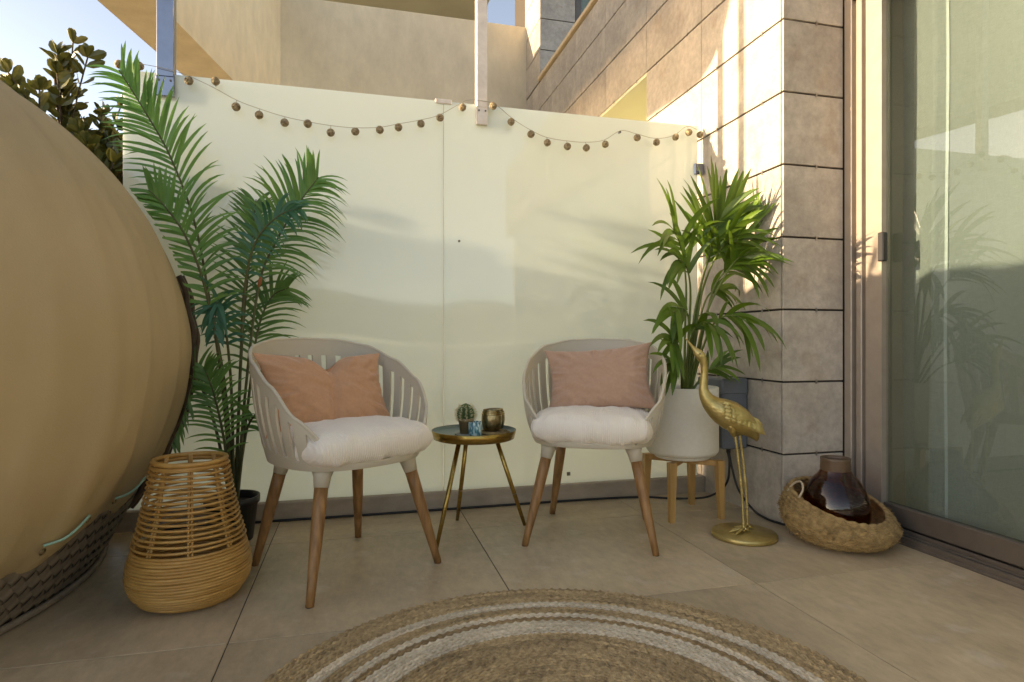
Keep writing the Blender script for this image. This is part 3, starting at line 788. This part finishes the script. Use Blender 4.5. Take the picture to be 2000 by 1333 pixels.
def cac_fn(u, v):
    a = 2*PI*u; r_ = .030*math.sin(PI*min(.999, .12+.88*v))**.55 * (1+.24*math.cos(11*a)); 
    return (r_*math.cos(a), r_*math.sin(a), .045+.078*v)
mb.grid(cac_fn, 88, 12, wrap=True); bd = mb.build('cactus_body', M['cactus'], cac, True)
mb = MB(); rr = random.Random(4)
for i in range(11):
    for j in range(8):
        v = .12+.84*j/8; a = 2*PI*i/11; p = Vector(cac_fn(i/11, v))
        for k in range(4):
            d = Vector((math.cos(a+rr.uniform(-.9,.9)), math.sin(a+rr.uniform(-.9,.9)), rr.uniform(-.5,.9))).normalized(); mb.tube([p, p+d*.014], [.0013, .0004], 3, cap=False)
sp_ = mb.build('spines', M['spine'], bd); sp_['kind'] = 'stuff'
can = thing('leaf_print_candle', 'blue tealight holder with pale leaf print on the tray table', 'candle', on_table(-.012, -.088))
mb = MB(); mb.lathe([(.001, 0), (.0255, 0), (.0275, .003), (.0275, .056), (.0255, .057), (.0250, .045)], 32); mb.build('holder', M['leafprint'], can, True)
mb = MB(); mb.lathe([(.001, .046), (.0248, .045)], 20); mb.build('wax', M['wax'], can)
mb = MB()
for k in range(9):
    r0 = .012+.0068*k; mb.tube([(r0*math.cos(a), r0*math.sin(a), .004+.0016*math.sin(9*a+k*2)) for a in [2*PI*i/60 for i in range(60)]], .0036, 5, closed=True)
o = mb.build('woven_mat', M['seagrass'], None, True); o.location = on_table(.075, -.035); tag(o, 'small round woven mat under the brass votive jar', 'mat')
def votive(label, dx_, dy_, dz, k):
    t = thing('votive_jar', label, 'candle holder', on_table(dx_, dy_)+Vector((0,0,dz)), 0, 'brass votive jars')
    mb = MB(); mb.lathe([(.001, 0), (.030*k, 0), (.036*k, .008), (.044*k, .040), (.043*k, .062), (.036*k, .086), (.037*k, .089), (.034*k, .089), (.040*k, .06), (.034*k, .01)], 36); j = mb.build('jar', M['oldbrass'], t, True)
    b = MB()
    for z in (.078, .070): b.tube([((.040+.0012*(z == .07)*2)*k*math.cos(a), (.040+.0012*(z == .07)*2)*k*math.sin(a), z) for a in [2*PI*i/40 for i in range(40)]], .0016, 5, closed=True)
    b.build('band', M['brass'], j, True)
votive('aged brass votive jar standing on the woven mat', .070, -.030, .0092, 1.0)
votive('aged brass votive jar behind the other jar at the back of the tray', .105, .068, 0, 1.02)

# ================================================================== RATTAN LANTERN
lan = thing('rattan_lantern', 'bulbous honey coloured rattan lantern on the floor beside the daybed', 'lantern', (-.505, 2.083, 0))
def lan_r(z):
    tab = [(0, .115), (.02, .145), (.05, .166), (.09, .174), (.13, .169), (.165, .158), (.25, .135), (.34, .116), (.435, .100)]
    for (a, va), (b, vb) in zip(tab, tab[1:]):
        if z <= b: k = (z-a)/(b-a); return va+(vb-va)*k
    return tab[-1][1]
rr = random.Random(3)
def ring(z, r_, th, wob=.0015, n=72):
    ph = rr.uniform(0, 6); return [(r_*math.cos(a)+wob*math.sin(3*a+ph), r_*math.sin(a)+wob*math.cos(2*a+ph), z+wob*math.sin(2*a+ph*2)) for a in [2*PI*i/n for i in range(n)]]
for k in range(16):
    z = .186+k*.0152; mb = MB(); mb.tube(ring(z, lan_r(z)+.004, 0), .0040, 7, closed=True); mb.build('ring', M['rattan'], lan, True)
for z, th in ((.430, .0075), (.416, .006)):
    mb = MB(); mb.tube(ring(z, lan_r(z)+.002, 0, .001), th, 8, closed=True); mb.build('rim_ring', M['rattan'], lan, True)
for k in range(19):
    z = .010+k*.0088; mb = MB(); mb.tube(ring(z, lan_r(z), 0, .0009), .0052, 7, closed=True); mb.build('coil', M['rattan'], lan, True)
mb = MB(); mb.lathe([(.001, .006), (.112, .006)], 32); mb.build('bottom', M['rattan'], lan)
for k in range(8):
    a = 2*PI*(k+.3)/8
    for da in (-.035, .035):
        mb = MB(); mb.tube([((lan_r(z)-.006)*math.cos(a+da), (lan_r(z)-.006)*math.sin(a+da), z) for z in [.15+.28*i/10 for i in range(11)]], .0042, 6); up = mb.build('upright', M['rattan'], lan, True)
mb = MB()
for k in range(8):
    a = 2*PI*(k+.3)/8
    for j in range(16):
        z = .186+j*.0152; r_ = lan_r(z); c_ = Vector((r_*math.cos(a), r_*math.sin(a), z)); o_ = Vector((math.cos(a), math.sin(a), 0)); s_ = Vector((-o_.y, o_.x, 0))
        mb.tube([c_+o_*(.0085*math.cos(b))+s_*.004*math.sin(b)+Vector((0,0,.0062*math.sin(b))) for b in [2*PI*i/8 for i in range(8)]], .0013, 4, closed=True)
ti = mb.build('bindings', M['rattan'], lan, True); ti['kind'] = 'stuff'

# ================================================================== PALMS
def inside_egg(p, m=.02):
    q = Vector(((p.x-EC.x)/ER.x, (p.y-EC.y)/ER.y, (p.z-EC.z)/ER.z)); L_ = q.length
    if L_ < 1+m and p.z > .15:
        q *= (1+m)/L_; return Vector((EC.x+q.x*ER.x, EC.y+q.y*ER.y, EC.z+q.z*ER.z))
    return p
def keep(p):
    if p.y > 2.84 and p.x > -1.0 and p.z < 1.98: p.y = 2.84-.02*min(1, (p.y-2.84))
    if p.x > 1.778 and p.y > 2.22: p.x = 1.778-.02*min(1, p.x-1.778)
    return inside_egg(p)
def blade(mb, p, d, up, L_, W_, droop, fold=.25, seg=6):
    d = d.normalized(); s_ = d.cross(up).normalized(); n = s_.cross(d); vs_ = []; q = Vector(p); dd = Vector(d)
    for i in range(seg+1):
        t = i/seg; wd = W_*1.45*(t+.10)**.4*(1-t)**.62 if t < 1 else 0
        if t == 1: wd = W_*.03
        vs_ += [keep(q - s_*wd + n*wd*fold), keep(Vector(q)), keep(q + s_*wd + n*wd*fold)]
        dd = (dd + Vector((0, 0, -droop/seg*(1+t)))).normalized(); q = q + dd*(L_/seg)
    fs = []
    for i in range(seg):
        a = i*3; fs += [(a, a+1, a+4, a+3), (a+1, a+2, a+5, a+4)]
    mb.add(vs_, fs)
ARECA = [
[(-0.478,2.64,0.19),(-0.509,2.62,0.606),(-0.557,2.6,0.931),(-0.605,2.57,1.246),(-0.678,2.53,1.486),(-0.755,2.5,1.642),(-0.834,2.47,1.781)],
[(-0.455,2.64,0.189),(-0.437,2.62,0.563),(-0.382,2.6,1.016),(-0.312,2.58,1.2),(-0.223,2.56,1.355),(-0.15,2.55,1.46)],
[(-0.474,2.66,0.185),(-0.47,2.7,0.599),(-0.453,2.72,0.939),(-0.429,2.74,1.221),(-0.414,2.75,1.40)],
[(-0.471,2.62,0.195),(-0.479,2.58,0.608),(-0.493,2.54,0.85),(-0.512,2.5,0.946),(-0.516,2.46,0.81)],
[(-0.49,2.62,0.196),(-0.529,2.58,0.429),(-0.574,2.54,0.613),(-0.627,2.5,0.666),(-0.659,2.46,0.546),(-0.668,2.45,0.435)],
[(-0.477,2.6,0.2),(-0.501,2.56,0.411),(-0.529,2.52,0.595),(-0.56,2.5,0.703)],
[(-0.456,2.62,0.194),(-0.437,2.6,0.381),(-0.407,2.58,0.485),(-0.345,2.54,0.528),(-0.284,2.5,0.431)],
[(-0.478,2.62,0.195),(-0.511,2.54,0.691),(-0.552,2.48,1.002),(-0.608,2.44,1.184),(-0.674,2.42,1.289),(-0.717,2.4,1.337)],
[(-0.467,2.66,0.185),(-0.426,2.7,0.641),(-0.4,2.72,0.854),(-0.352,2.74,0.985),(-0.28,2.74,1.03)],
[(-0.47,2.66,0.185),(-0.448,2.6,0.729),(-0.425,2.55,1.01),(-0.376,2.5,1.185),(-0.288,2.46,1.28),(-0.203,2.44,1.31)],
]
#         first leaflet, count, length, width, droop, material
APAR = [(.34,42,.205,.0090,.55,'areca'), (.44,38,.235,.0080,.85,'areca'), (.40,28,.18,.0080,.4,'areca'), (.42,16,.13,.0095,1.0,'areca_dark'),
        (.32,26,.15,.0074,.8,'areca'), (.28,22,.16,.0074,.6,'areca'), (.42,10,.16,.0092,.8,'areca'), (.36,28,.16,.0082,.5,'areca'), (.28,25,.19,.0074,.7,'areca'), (.46,18,.12,.0095,1.2,'areca_dark')]
PB = Vector((-.487, 2.64, 0))
pal = thing('areca_palm', 'tall feathery artificial palm in a black pot between daybed and chair', 'palm', PB)
mb = MB(); mb.lathe([(.001, .001), (.078, .001), (.097, .150), (.104, .150), (.105, .176), (.098, .176), (.092, .140)], 32); mb.build('pot', M['pot_black'], pal, True)
mb = MB(); mb.lathe([(.001, .150), (.095, .145)], 24); mb.build('soil', M['soil'], pal)
rr = random.Random(21)
for pts, (t0, cnt, L_, W_, dr, mk) in zip(ARECA, APAR):
    pts = [Vector(p)-PB for p in pts]; pts[0].z = .145; pts[0].x *= .6; pts[0].y *= .6
    path = bez(pts, 60); n = len(path)
    st_ = MB(); st_.tube(path, [.0062*(1-.75*i/n)+.0007 for i in range(n)], 6); so_ = st_.build('frond', M['areca_stem'], pal, True)
    if pts is not None and L_ > .2:
        nd = MB(); i0 = int(n*(t0-.02)); nd.tube([path[i0-1], path[i0], path[i0+1]], [.005, .0072, .005], 8); nd.build('frond_node', M['node'], so_, True)
    lf = MB()
    for k in range(cnt):
        t = t0 + (1-t0)*(k/cnt)**.95; i = min(n-2, int(t*(n-1))); p = path[i]; tg = (path[i+1]-path[i]).normalized()
        s = 1-abs((k/cnt)-.38)*1.0; s = max(.42, min(1, s+.15))
        view = Vector((rr.uniform(-.25,.25), -1, rr.uniform(-.1,.35))).normalized(); side = tg.cross(view).normalized()
        for sg in (-1, 1):
            f_ = .55+.9*(k/cnt)
            d = side*sg + tg*f_ + view*rr.uniform(-.25,.45) + Vector((rr.uniform(-.12,.12), rr.uniform(-.12,.12), .15+rr.uniform(-.12,.12)))
            up = (view+Vector((0,0,.5))).normalized()
            wp_ = p+PB
            L1 = L_*s*rr.uniform(.88,1.1)
            m0 = len(lf.v); blade(lf, wp_, d, up, L1, W_*rr.uniform(.85,1.15), dr*rr.uniform(.7,1.3))
            lf.v[m0:] = [tuple(Vector(v)-PB) for v in lf.v[m0:]]
    lf.build('leaflets', M[mk], so_, True)
KENTIA = [
[(1.488,2.52,0.593),(1.511,2.5,0.859),(1.544,2.48,1.083),(1.6,2.46,1.263),(1.66,2.45,1.35)],
[(1.472,2.52,0.593),(1.466,2.5,0.859),(1.459,2.48,1.063),(1.41,2.44,1.22),(1.35,2.4,1.29)],
[(1.51,2.52,0.592),(1.539,2.46,0.859),(1.569,2.42,1.048),(1.62,2.36,1.134),(1.66,2.30,1.139)],
[(1.504,2.52,0.592),(1.519,2.44,0.765),(1.54,2.38,0.88),(1.585,2.32,0.913),(1.63,2.26,0.881)],
[(1.483,2.52,0.593),(1.484,2.5,0.812),(1.455,2.46,0.919),(1.393,2.42,0.95),(1.338,2.38,0.921)],
[(1.462,2.52,0.593),(1.421,2.46,0.709),(1.383,2.42,0.784),(1.341,2.38,0.814),(1.306,2.34,0.803)],
[(1.496,2.52,0.593),(1.54,2.53,0.812),(1.594,2.54,0.984),(1.647,2.54,1.042),(1.70,2.54,1.046)],
[(1.466,2.5,0.595),(1.417,2.44,0.665),(1.353,2.38,0.704),(1.30,2.34,0.706)],
[(1.515,2.52,0.592),(1.577,2.5,0.659),(1.639,2.48,0.686)],
[(1.499,2.52,0.593),(1.525,2.48,0.953),(1.54,2.42,1.115),(1.565,2.36,1.213),(1.60,2.31,1.269)],
[(1.483,2.52,0.593),(1.453,2.46,0.719),(1.434,2.38,0.836),(1.449,2.32,0.881),(1.462,2.26,0.854)],
[(1.49,2.52,0.593),(1.505,2.49,0.90),(1.53,2.45,1.10),(1.56,2.42,1.26),(1.585,2.40,1.36)],
[(1.50,2.52,0.593),(1.53,2.44,0.90),(1.575,2.38,1.06),(1.615,2.34,1.15),(1.66,2.31,1.19)],
[(1.48,2.52,0.593),(1.47,2.47,0.87),(1.445,2.42,1.04),(1.40,2.38,1.13),(1.34,2.34,1.15)],
]
#        first, leaflets per side, length, width, droop
KPAR = [(.62,12,.38,.0175,.22), (.68,7,.33,.0165,.80), (.66,6,.24,.017,.9), (.60,5,.27,.018,1.35), (.60,5,.28,.0165,1.2), (.58,5,.25,.0155,.9),
        (.70,4,.18,.017,.9), (.58,4,.20,.0145,.8), (.52,4,.16,.0135,.5), (.66,6,.26,.0170,.7), (.58,5,.25,.018,1.4), (.64,9,.32,.0165,.4), (.66,6,.24,.0165,.8), (.66,6,.27,.0155,.9)]
KB = Vector((1.465, 2.525, 0))
stand = thing('plant_stand', 'four legged bamboo plant stand under the white planter', 'plant stand', KB)
for sx in (-1, 1):
    for sy in (-1, 1):
        mb = MB()
        x0, y0 = sx*.118, sy*.118; x1, y1 = sx*.124, sy*.124
        vs_ = [(x1-.011,y1-.011,0),(x1+.011,y1-.011,0),(x1+.011,y1+.011,0),(x1-.011,y1+.011,0),(x0-.017,y0-.017,.262),(x0+.017,y0-.017,.262),(x0+.017,y0+.017,.262),(x0-.017,y0+.017,.262)]
        mb.add(vs_, [(0,3,2,1),(4,5,6,7),(0,1,5,4),(1,2,6,5),(2,3,7,6),(3,0,4,7)]); mb.build('leg', M['bamboo'], stand)
for a in (45, 135):
    mb = MB(); mb.box((-.156, -.011, .236 + (.001 if a == 45 else 0)), (.156, .011, .261+(.001 if a == 45 else 0)), .002); o = mb.build('cross_bar', M['bamboo'], stand); o.rotation_euler = (0, 0, R(a))
mb = MB(); mb.lathe([(.001, .2635), (.122, .2635), (.126, .267), (.126, .281), (.001, .281)], 36); mb.build('drip_dish', M['planter'], stand, True)
ken = thing('kentia_palm', 'bright green palm in a white planter in front of the stone wall', 'palm', KB+Vector((0,0,.2812)))
mb = MB(); mb.lathe([(.001, .0), (.150, .0), (.160, .012), (.163, .02), (.163, .306), (.161, .308), (.154, .307), (.152, .285)], 48); mb.build('planter', M['planter'], ken, True)
mb = MB(); mb.lathe([(.001, .292), (.155, .286)], 32); mb.build('soil', M['soil'], ken)
OFS = KB+Vector((0,0,.2812)); rr = random.Random(5)
for pts, (t0, cnt, L_, W_, dr) in zip(KENTIA, KPAR):
    P_ = [Vector(p) for p in pts]; P_[0].z = .57
    path = bez(P_, 48); n = len(path)
    st_ = MB(); st_.tube([p-OFS for p in path], [.0055*(1-.7*i/n)+.0008 for i in range(n)], 6); so_ = st_.build('frond', M['kentia_stem'], ken, True)
    for k in range(cnt):
        t = t0 + (1-t0)*(k/max(1, cnt-.6)); i = min(n-2, int(t*(n-1))); p = path[i]; tg = (path[i+1]-path[i]).normalized()
        view = Vector((rr.uniform(-.3,.3), -1, rr.uniform(0,.5))).normalized(); side = tg.cross(view).normalized()
        s = max(.55, 1-abs(k/cnt-.4)*.7)
        for sg in (-1, 1):
            d = side*sg*(1.0-.55*k/cnt) + tg*(.75+.8*k/cnt) + view*rr.uniform(-.2,.45) + Vector((rr.uniform(-.12,.12), rr.uniform(-.12,.12), .1+rr.uniform(-.1,.15)))
            lf = MB(); blade(lf, p, d, (view+Vector((0,0,.6))).normalized(), L_*s*rr.uniform(.85,1.12), W_*rr.uniform(.85,1.2), dr*rr.uniform(.6,1.4), .22, 7)
            lf.v = [tuple(Vector(v)-OFS) for v in lf.v]
            lf.build('leaf', M['kentia'], so_, True)

# ================================================================== HERON STATUE
HB = Vector((1.534, 2.157, 0))
her = thing('heron_statue', 'gold wading bird statue looking upward on a round base', 'statue', HB, R(-14.4))
mb = MB(); mb.lathe([(.001, .0005), (.122, .0005), (.128, .004), (.128, .016), (.124, .021), (.001, .022)], 56); mb.build('base', M['gold'], her, True)
body = [(-.240,.812,.0018),(-.226,.794,.0042),(-.212,.777,.0068),(-.200,.763,.0125),(-.190,.752,.0185),(-.178,.738,.0200),(-.168,.720,.0165),(-.163,.695,.0142),(-.163,.660,.0145),(-.166,.625,.0165),(-.165,.595,.0205),(-.152,.565,.0280),
        (-.128,.538,.0400),(-.096,.516,.0530),(-.060,.497,.0600),(-.022,.475,.0560),(.010,.452,.0440),(.032,.430,.0300),(.046,.408,.0170),(.052,.392,.0050)]
pb = bez([(x, 0, z) for x, z, r_ in body], 76); nb_ = len(pb); rads = []
for i in range(nb_):
    t = i/(nb_-1)*(len(body)-1); k = min(len(body)-2, int(t)); rads.append(body[k][2]+(body[k+1][2]-body[k][2])*(t-k))
mb = MB(); mb.tube(pb, rads, 20); 
for sy in (-1, 1):
    mb.tube([(-.055+.035*(sy > 0)-.012, sy*.020, .478), (-.050+.035*(sy > 0)-.006, sy*.021, .440), (-.046+.035*(sy > 0), sy*.022, .412)], [.030, .018, .0085], 12)
bd = mb.build('body', M['gold'], her, True)
mb = MB()
for sy in (-1, 1):
    mb.ball((-.186, sy*.0165, .748), .0042, 8, 6)
mb.build('eyes', M['vase_neck'], bd, True)
for sy in (-1, 1):
    wg = MB(); rw = random.Random(2+sy)
    # overlapping rows of feathers laid over the flank
    for row in range(7):
        for q in range(5):
            u_ = row/6; v_ = q/4
            cx_ = -.098 + u_*.108; cz = .535 - u_*.058 - v_*.055*(1-.35*u_) + .018
            rad_ = .0585*(1-.25*u_); off = (cz - (.512-u_*.075))/max(.02, rad_)
            yy = sy*(rad_*math.sqrt(max(.08, 1-min(.95, off*off)))+.003)
            L_ = .036+.040*u_; d = Vector((.85, sy*-.10, -.52)).normalized(); s_ = Vector((.45, 0, .85)); nrm = Vector((0, sy, .15))
            p = Vector((cx_, yy, cz)); vs_ = []
            for (a, b, c_) in ((0,-.3,0),(0,.3,0),(.55,-.5,.0035),(.55,0,.006),(.55,.5,.0035),(1,0,.003)):
                vs_.append(p + d*L_*a + s_*.020*b + nrm*c_)
            wg.add(vs_, [(0,2,3),(0,3,1),(1,3,4),(2,5,3),(3,5,4)])
    o = wg.build('wing', M['gold'], her, False); solid(o, .0035, 0, False)
for sy, x0, x1 in ((-1, -.046, -.008), (1, -.011, .022)):
    lg = MB(); pts = []; rd = []
    for k in range(90):
        t = k/89; p = Vector((x0+(x1-x0)*t + .006*math.sin(PI*t), sy*(.022-.004*t), .425-.399*t)); pts.append(p); rd.append(.0056+.0011*math.sin(k*2.1)+(.0022*math.exp(-((t-.5)/.05)**2)))
    lg.tube(pts, rd, 8); l_ = lg.build('leg', M['gold'], her, True)
    tf = MB(); a = pts[-1]
    for an, L_ in ((180, .062), (215, .055), (148, .055), (10, .030)):
        d = Vector((math.cos(R(an)), math.sin(R(an)), 0))
        tf.tube([a+Vector((0,0,.012)), a+d*L_*.35+Vector((0,0,.010)), a+d*L_*.7+Vector((0,0,.004)), a+d*L_+Vector((0,0,.0))], [.0065, .0055, .0048, .0015], 7)
    tf.build('foot', M['gold'], l_, True)

# ================================================================== BASKET AND VASE
BK = Vector((1.872, 2.022, 0))
bas = thing('seagrass_basket', 'slumped round seagrass basket in the corner by the sliding door', 'basket', BK)
def bas_p(a, z):
    """a: angle, z 0..1 up the wall"""
    hmax = .152 + .042*math.cos(a-R(75)) + .024*math.cos(a-R(150))
    prof = [(0,.135),(.12,.172),(.35,.200),(.6,.206),(.8,.196),(1,.172)]
    for (x0, r0), (x1, r1) in zip(prof, prof[1:]):
        if z <= x1: r_ = r0+(r1-r0)*(z-x0)/(x1-x0); break
    r_ *= 1+.02*math.sin(3*a+1)
    return Vector((r_*math.cos(a), r_*math.sin(a), .008+hmax*z))
for k in range(15):
    v = k/14; pts = []; rad = []
    for i in range(150):
        a = 2*PI*i/150; p = bas_p(a, v); pts.append(p + Vector((0,0,.0014*math.sin(i*1.3+k)))); rad.append(.0088+.0016*math.sin(i*1.15+k*1.7))
    mb = MB(); mb.tube(pts, rad, 7, closed=True); mb.build('coil', M['seagrass'], bas, True)
mb = MB(); mb.lathe([(.001, .010), (.135, .010)], 40); mb.build('bottom', M['seagrass'], bas)
mb = MB(); rs = random.Random(8)
for k in range(900):
    a = rs.uniform(0, 2*PI); p = bas_p(a, rs.uniform(.03, 1)); o_ = Vector((math.cos(a), math.sin(a), 0)); s_ = Vector((-o_.y, o_.x, 0)); d = (s_*rs.choice((-1,1))+o_*rs.uniform(.05,.5)+Vector((0,0,rs.uniform(-.5,.5)))).normalized()
    p = p+o_*.0085; q = p+d*rs.uniform(.012,.03); mb.tube([p, p.lerp(q,.5)+o_*.003, q], [.0016,.0013,.0005], 3, cap=False)
fz = mb.build('loose_fibres', M['seagrass'], bas); fz['kind'] = 'stuff'
for a in (R(165),):
    p = bas_p(a, 1); s_ = Vector((-math.sin(a), math.cos(a), 0)); o_ = Vector((math.cos(a), math.sin(a), 0))
    mb = MB(); mb.tube(bez([p-s_*.05+o_*.01, p-s_*.04+Vector((0,0,.035))-o_*.01, p+Vector((0,0,.052))-o_*.02, p+s_*.04+Vector((0,0,.032))-o_*.01, p+s_*.05+o_*.01], 24), .0042, 7); mb.build('handle', M['rope'], bas, True)
vas = thing('glass_vase', 'dark brown glass vase with matte brown neck sitting in the basket', 'vase', BK+Vector((-.004, .012, .0185)))
vp = [(.001,.0),(.080,.0),(.100,.012),(.117,.042),(.1245,.085),(.1245,.125),(.113,.175),(.088,.222),(.066,.246),(.0545,.266)]
vpath = bez([(r_, 0, z) for r_, z in vp], 54)
mb = MB(); mb.lathe([(p.x, p.z) for p in vpath] + [(.051,.266),(.063,.243),(.085,.219),(.109,.173),(.1205,.125),(.1205,.085),(.113,.044),(.097,.016),(.078,.004),(.001,.004)], 56); mb.build('glass_body', M['brown_glass'], vas, True)
mb = MB(); mb.lathe([(.0560,.262),(.0570,.272),(.0550,.303),(.0565,.312),(.0525,.313),(.0505,.30),(.0515,.266)], 44); mb.build('neck', M['vase_neck'], vas, True)

# ================================================================== RUG
RC = Vector((.416, 1.125, .0))
rug = thing('jute_rug', 'round braided jute rug with pale rings in the foreground', 'rug', RC)
def band(name, r0, r1, m):
    mb = MB(); n = max(1, round((r1-r0)/.0118)); w_ = (r1-r0)/n; rg = random.Random(int(r0*1000))
    for k in range(n):
        r_ = r0+(k+.5)*w_; seg = max(24, int(2*PI*r_/.0085)); ph = rg.uniform(0, 6)
        vs_ = []; C6 = ((-.54,.001),(-.36,.0078),(0,.0112),(.36,.0078),(.54,.001))
        for i in range(seg):
            a = 2*PI*i/seg; w1 = math.sin(i*2.1+ph); w2 = math.cos(i*2.1+ph); lum = 1+.28*w1
            for j, (x, z) in enumerate(C6):
                rr_ = r_+w_*(x*(1+.06*w2)+.10*w2*(abs(x) < .5)); hz = z*lum if j in (1, 2) else z*(1-.26*w1) if j == 3 else z
                b = a + .0040/r_*(-1 if j < 2 else 1 if j > 2 else 0)*(1 if k % 2 else -1)
                vs_.append((rr_*math.cos(b), rr_*math.sin(b), hz))
        q = len(C6); fs = []
        for i in range(seg):
            i2 = (i+1) % seg
            for j in range(q-1): fs.append((i*q+j, i2*q+j, i2*q+j+1, i*q+j+1))
        mb.add(vs_, [tuple(reversed(f)) for f in fs])
    o = mb.build(name, m, rug, True); return o
band('braided_centre', .015, .20, M['jute_mid']); band('braided_field', .20, .446, M['jute']); band('pale_ring', .446, .520, M['jute_pale']); band('braided_ring', .520, .540, M['jute_mid'])
band('pale_ring', .540, .566, M['jute_pale']); band('braided_ring', .566, .604, M['jute']); band('pale_ring', .604, .640, M['jute_pale']); band('braided_border', .640, .737, M['jute'])
mb = MB(); mb.lathe([(.001, .0012), (.735, .0012)], 96); mb.build('backing', M['jute_mid'], rug)

# ================================================================== ELECTRIC BOX AND CABLES
ebx = thing('junction_box', 'blue grey plastic junction box on the stone wall behind the statue', 'electrical box', (1.787, 2.58, .293))
mb = MB(); mb.box((-.135, -.096, 0), (0, .11, .318), .008); bx_ = mb.build('housing', M['box'], ebx)
mb = MB(); mb.box((-.140, -.101, .255), (0, .115, .331), .008); mb.build('lid', M['box'], ebx)
mb = MB(); mb.tube([(-.08, -.06, -.022), (-.08, -.06, .002)], .011, 10); mb.build('cable_gland', M['black'], ebx, True)
def cable(name, pts, label):
    mb = MB(); mb.tube(bez(pts, 90), .0052, 8); o = mb.build(name, M['black'], None, True); return tag(o, label, 'cable')
cable('power_cable', [(1.700, 2.515, .274), (1.705, 2.51, .22), (1.70, 2.53, .12), (1.66, 2.62, .04), (1.56, 2.74, .0075), (1.40, 2.815, .0065), (1.1, 2.838, .0065), (.6, 2.840, .0065), (.1, 2.838, .0065), (-.3, 2.841, .0065), (-.85, 2.838, .0065)], 'black cable running from the junction box along the kerb below the glass screen')
cable('supply_cable', [(1.712, 2.525, .274), (1.722, 2.515, .20), (1.735, 2.48, .10), (1.755, 2.40, .028), (1.772, 2.33, .0065), (1.783, 2.26, .0065), (1.80, 2.236, .0065), (1.90, 2.2375, .0065), (2.05, 2.2375, .0065)], 'black cable dropping from the junction box around the stone corner')

# ================================================================== STRING LIGHTS
BEADS = [(-.955,1.948),(-.881,1.95),(-.693,1.908),(-.589,1.917),(-.507,1.815),(-.414,1.788),(-.309,1.764),(-.212,1.768),(-.114,1.737),(-.007,1.751),(.102,1.768),(.186,1.787),(.289,1.813),(.378,1.849),(.485,1.908),
         (.634,1.929),(.723,1.861),(.823,1.81),(.907,1.775),(1.011,1.765),(1.111,1.766),(1.213,1.792),(1.388,1.84),(1.497,1.825),(1.606,1.861),(1.683,1.892),(1.749,1.886)]
gar = thing('string_lights', 'string of small round rattan bead lights draped along the top of the glass screen', 'string lights', (.4, 2.845, 1.9))
WPTS = [(-.975,1.965),(-.90,1.966),(-.80,1.955),(-.705,1.935),(-.60,1.895),(-.507,1.848),(-.414,1.818),(-.309,1.795),(-.212,1.782),(-.114,1.771),(-.007,1.772),(.102,1.785),(.186,1.806),(.289,1.834),(.378,1.868),(.47,1.925),(.52,1.950),(.62,1.952),(.665,1.932),(.735,1.878),(.823,1.835),(.907,1.806),(1.011,1.795),(1.111,1.797),(1.213,1.818),(1.302,1.872),(1.388,1.862),(1.497,1.850),(1.60,1.872),(1.675,1.925),(1.745,1.915)]
mb = MB(); mb.tube([(x-.4, .0, z-1.9) for x, z in WPTS] if False else bez([(x-.4, .004*math.sin(i*1.9), z-1.9) for i, (x, z) in enumerate(WPTS)], 120), .0013, 5); mb.build('wire', M['wire'], gar, True)
rb = random.Random(6)
bead_me = []
for q in range(3):
    mb = MB()
    for k in range(16):
        nrm = Vector((rb.gauss(0,1), rb.gauss(0,1), rb.gauss(0,1))).normalized(); a_ = nrm.orthogonal().normalized(); b_ = nrm.cross(a_); r_ = .0158*rb.uniform(.96,1.05)
        mb.tube([a_*r_*math.cos(t)+b_*r_*math.sin(t) for t in [2*PI*i/14 for i in range(14)]], .0022, 4, closed=True)
    mb.ball((0,0,0), .0135, 10, 7)
    bead_me.append(mb.mesh('bead', M['bead'], True))
for i, (x, z) in enumerate(BEADS):
    b_ = inst('bead', bead_me[i % 3], gar, (x-.4, -.012, z-1.9), (rb.uniform(0,6), rb.uniform(0,6), rb.uniform(0,6)))
    wz = min(WPTS, key=lambda p: abs(p[0]-x))[1]
    if abs(wz-z) > .02:
        mb = MB(); mb.tube([(x-.4, -.010, z-1.9+.012*(1 if wz > z else -1)), (x-.4, -.001, wz-1.9)], .0012, 4); mb.build('drop_wire', M['wire'], gar)
hk = MB(); hk.tube([(1.302-.4, .006, 1.868-1.9), (1.302-.4, .02, 1.868-1.9)], .007, 8); hk.build('hook', M['steel'], gar)
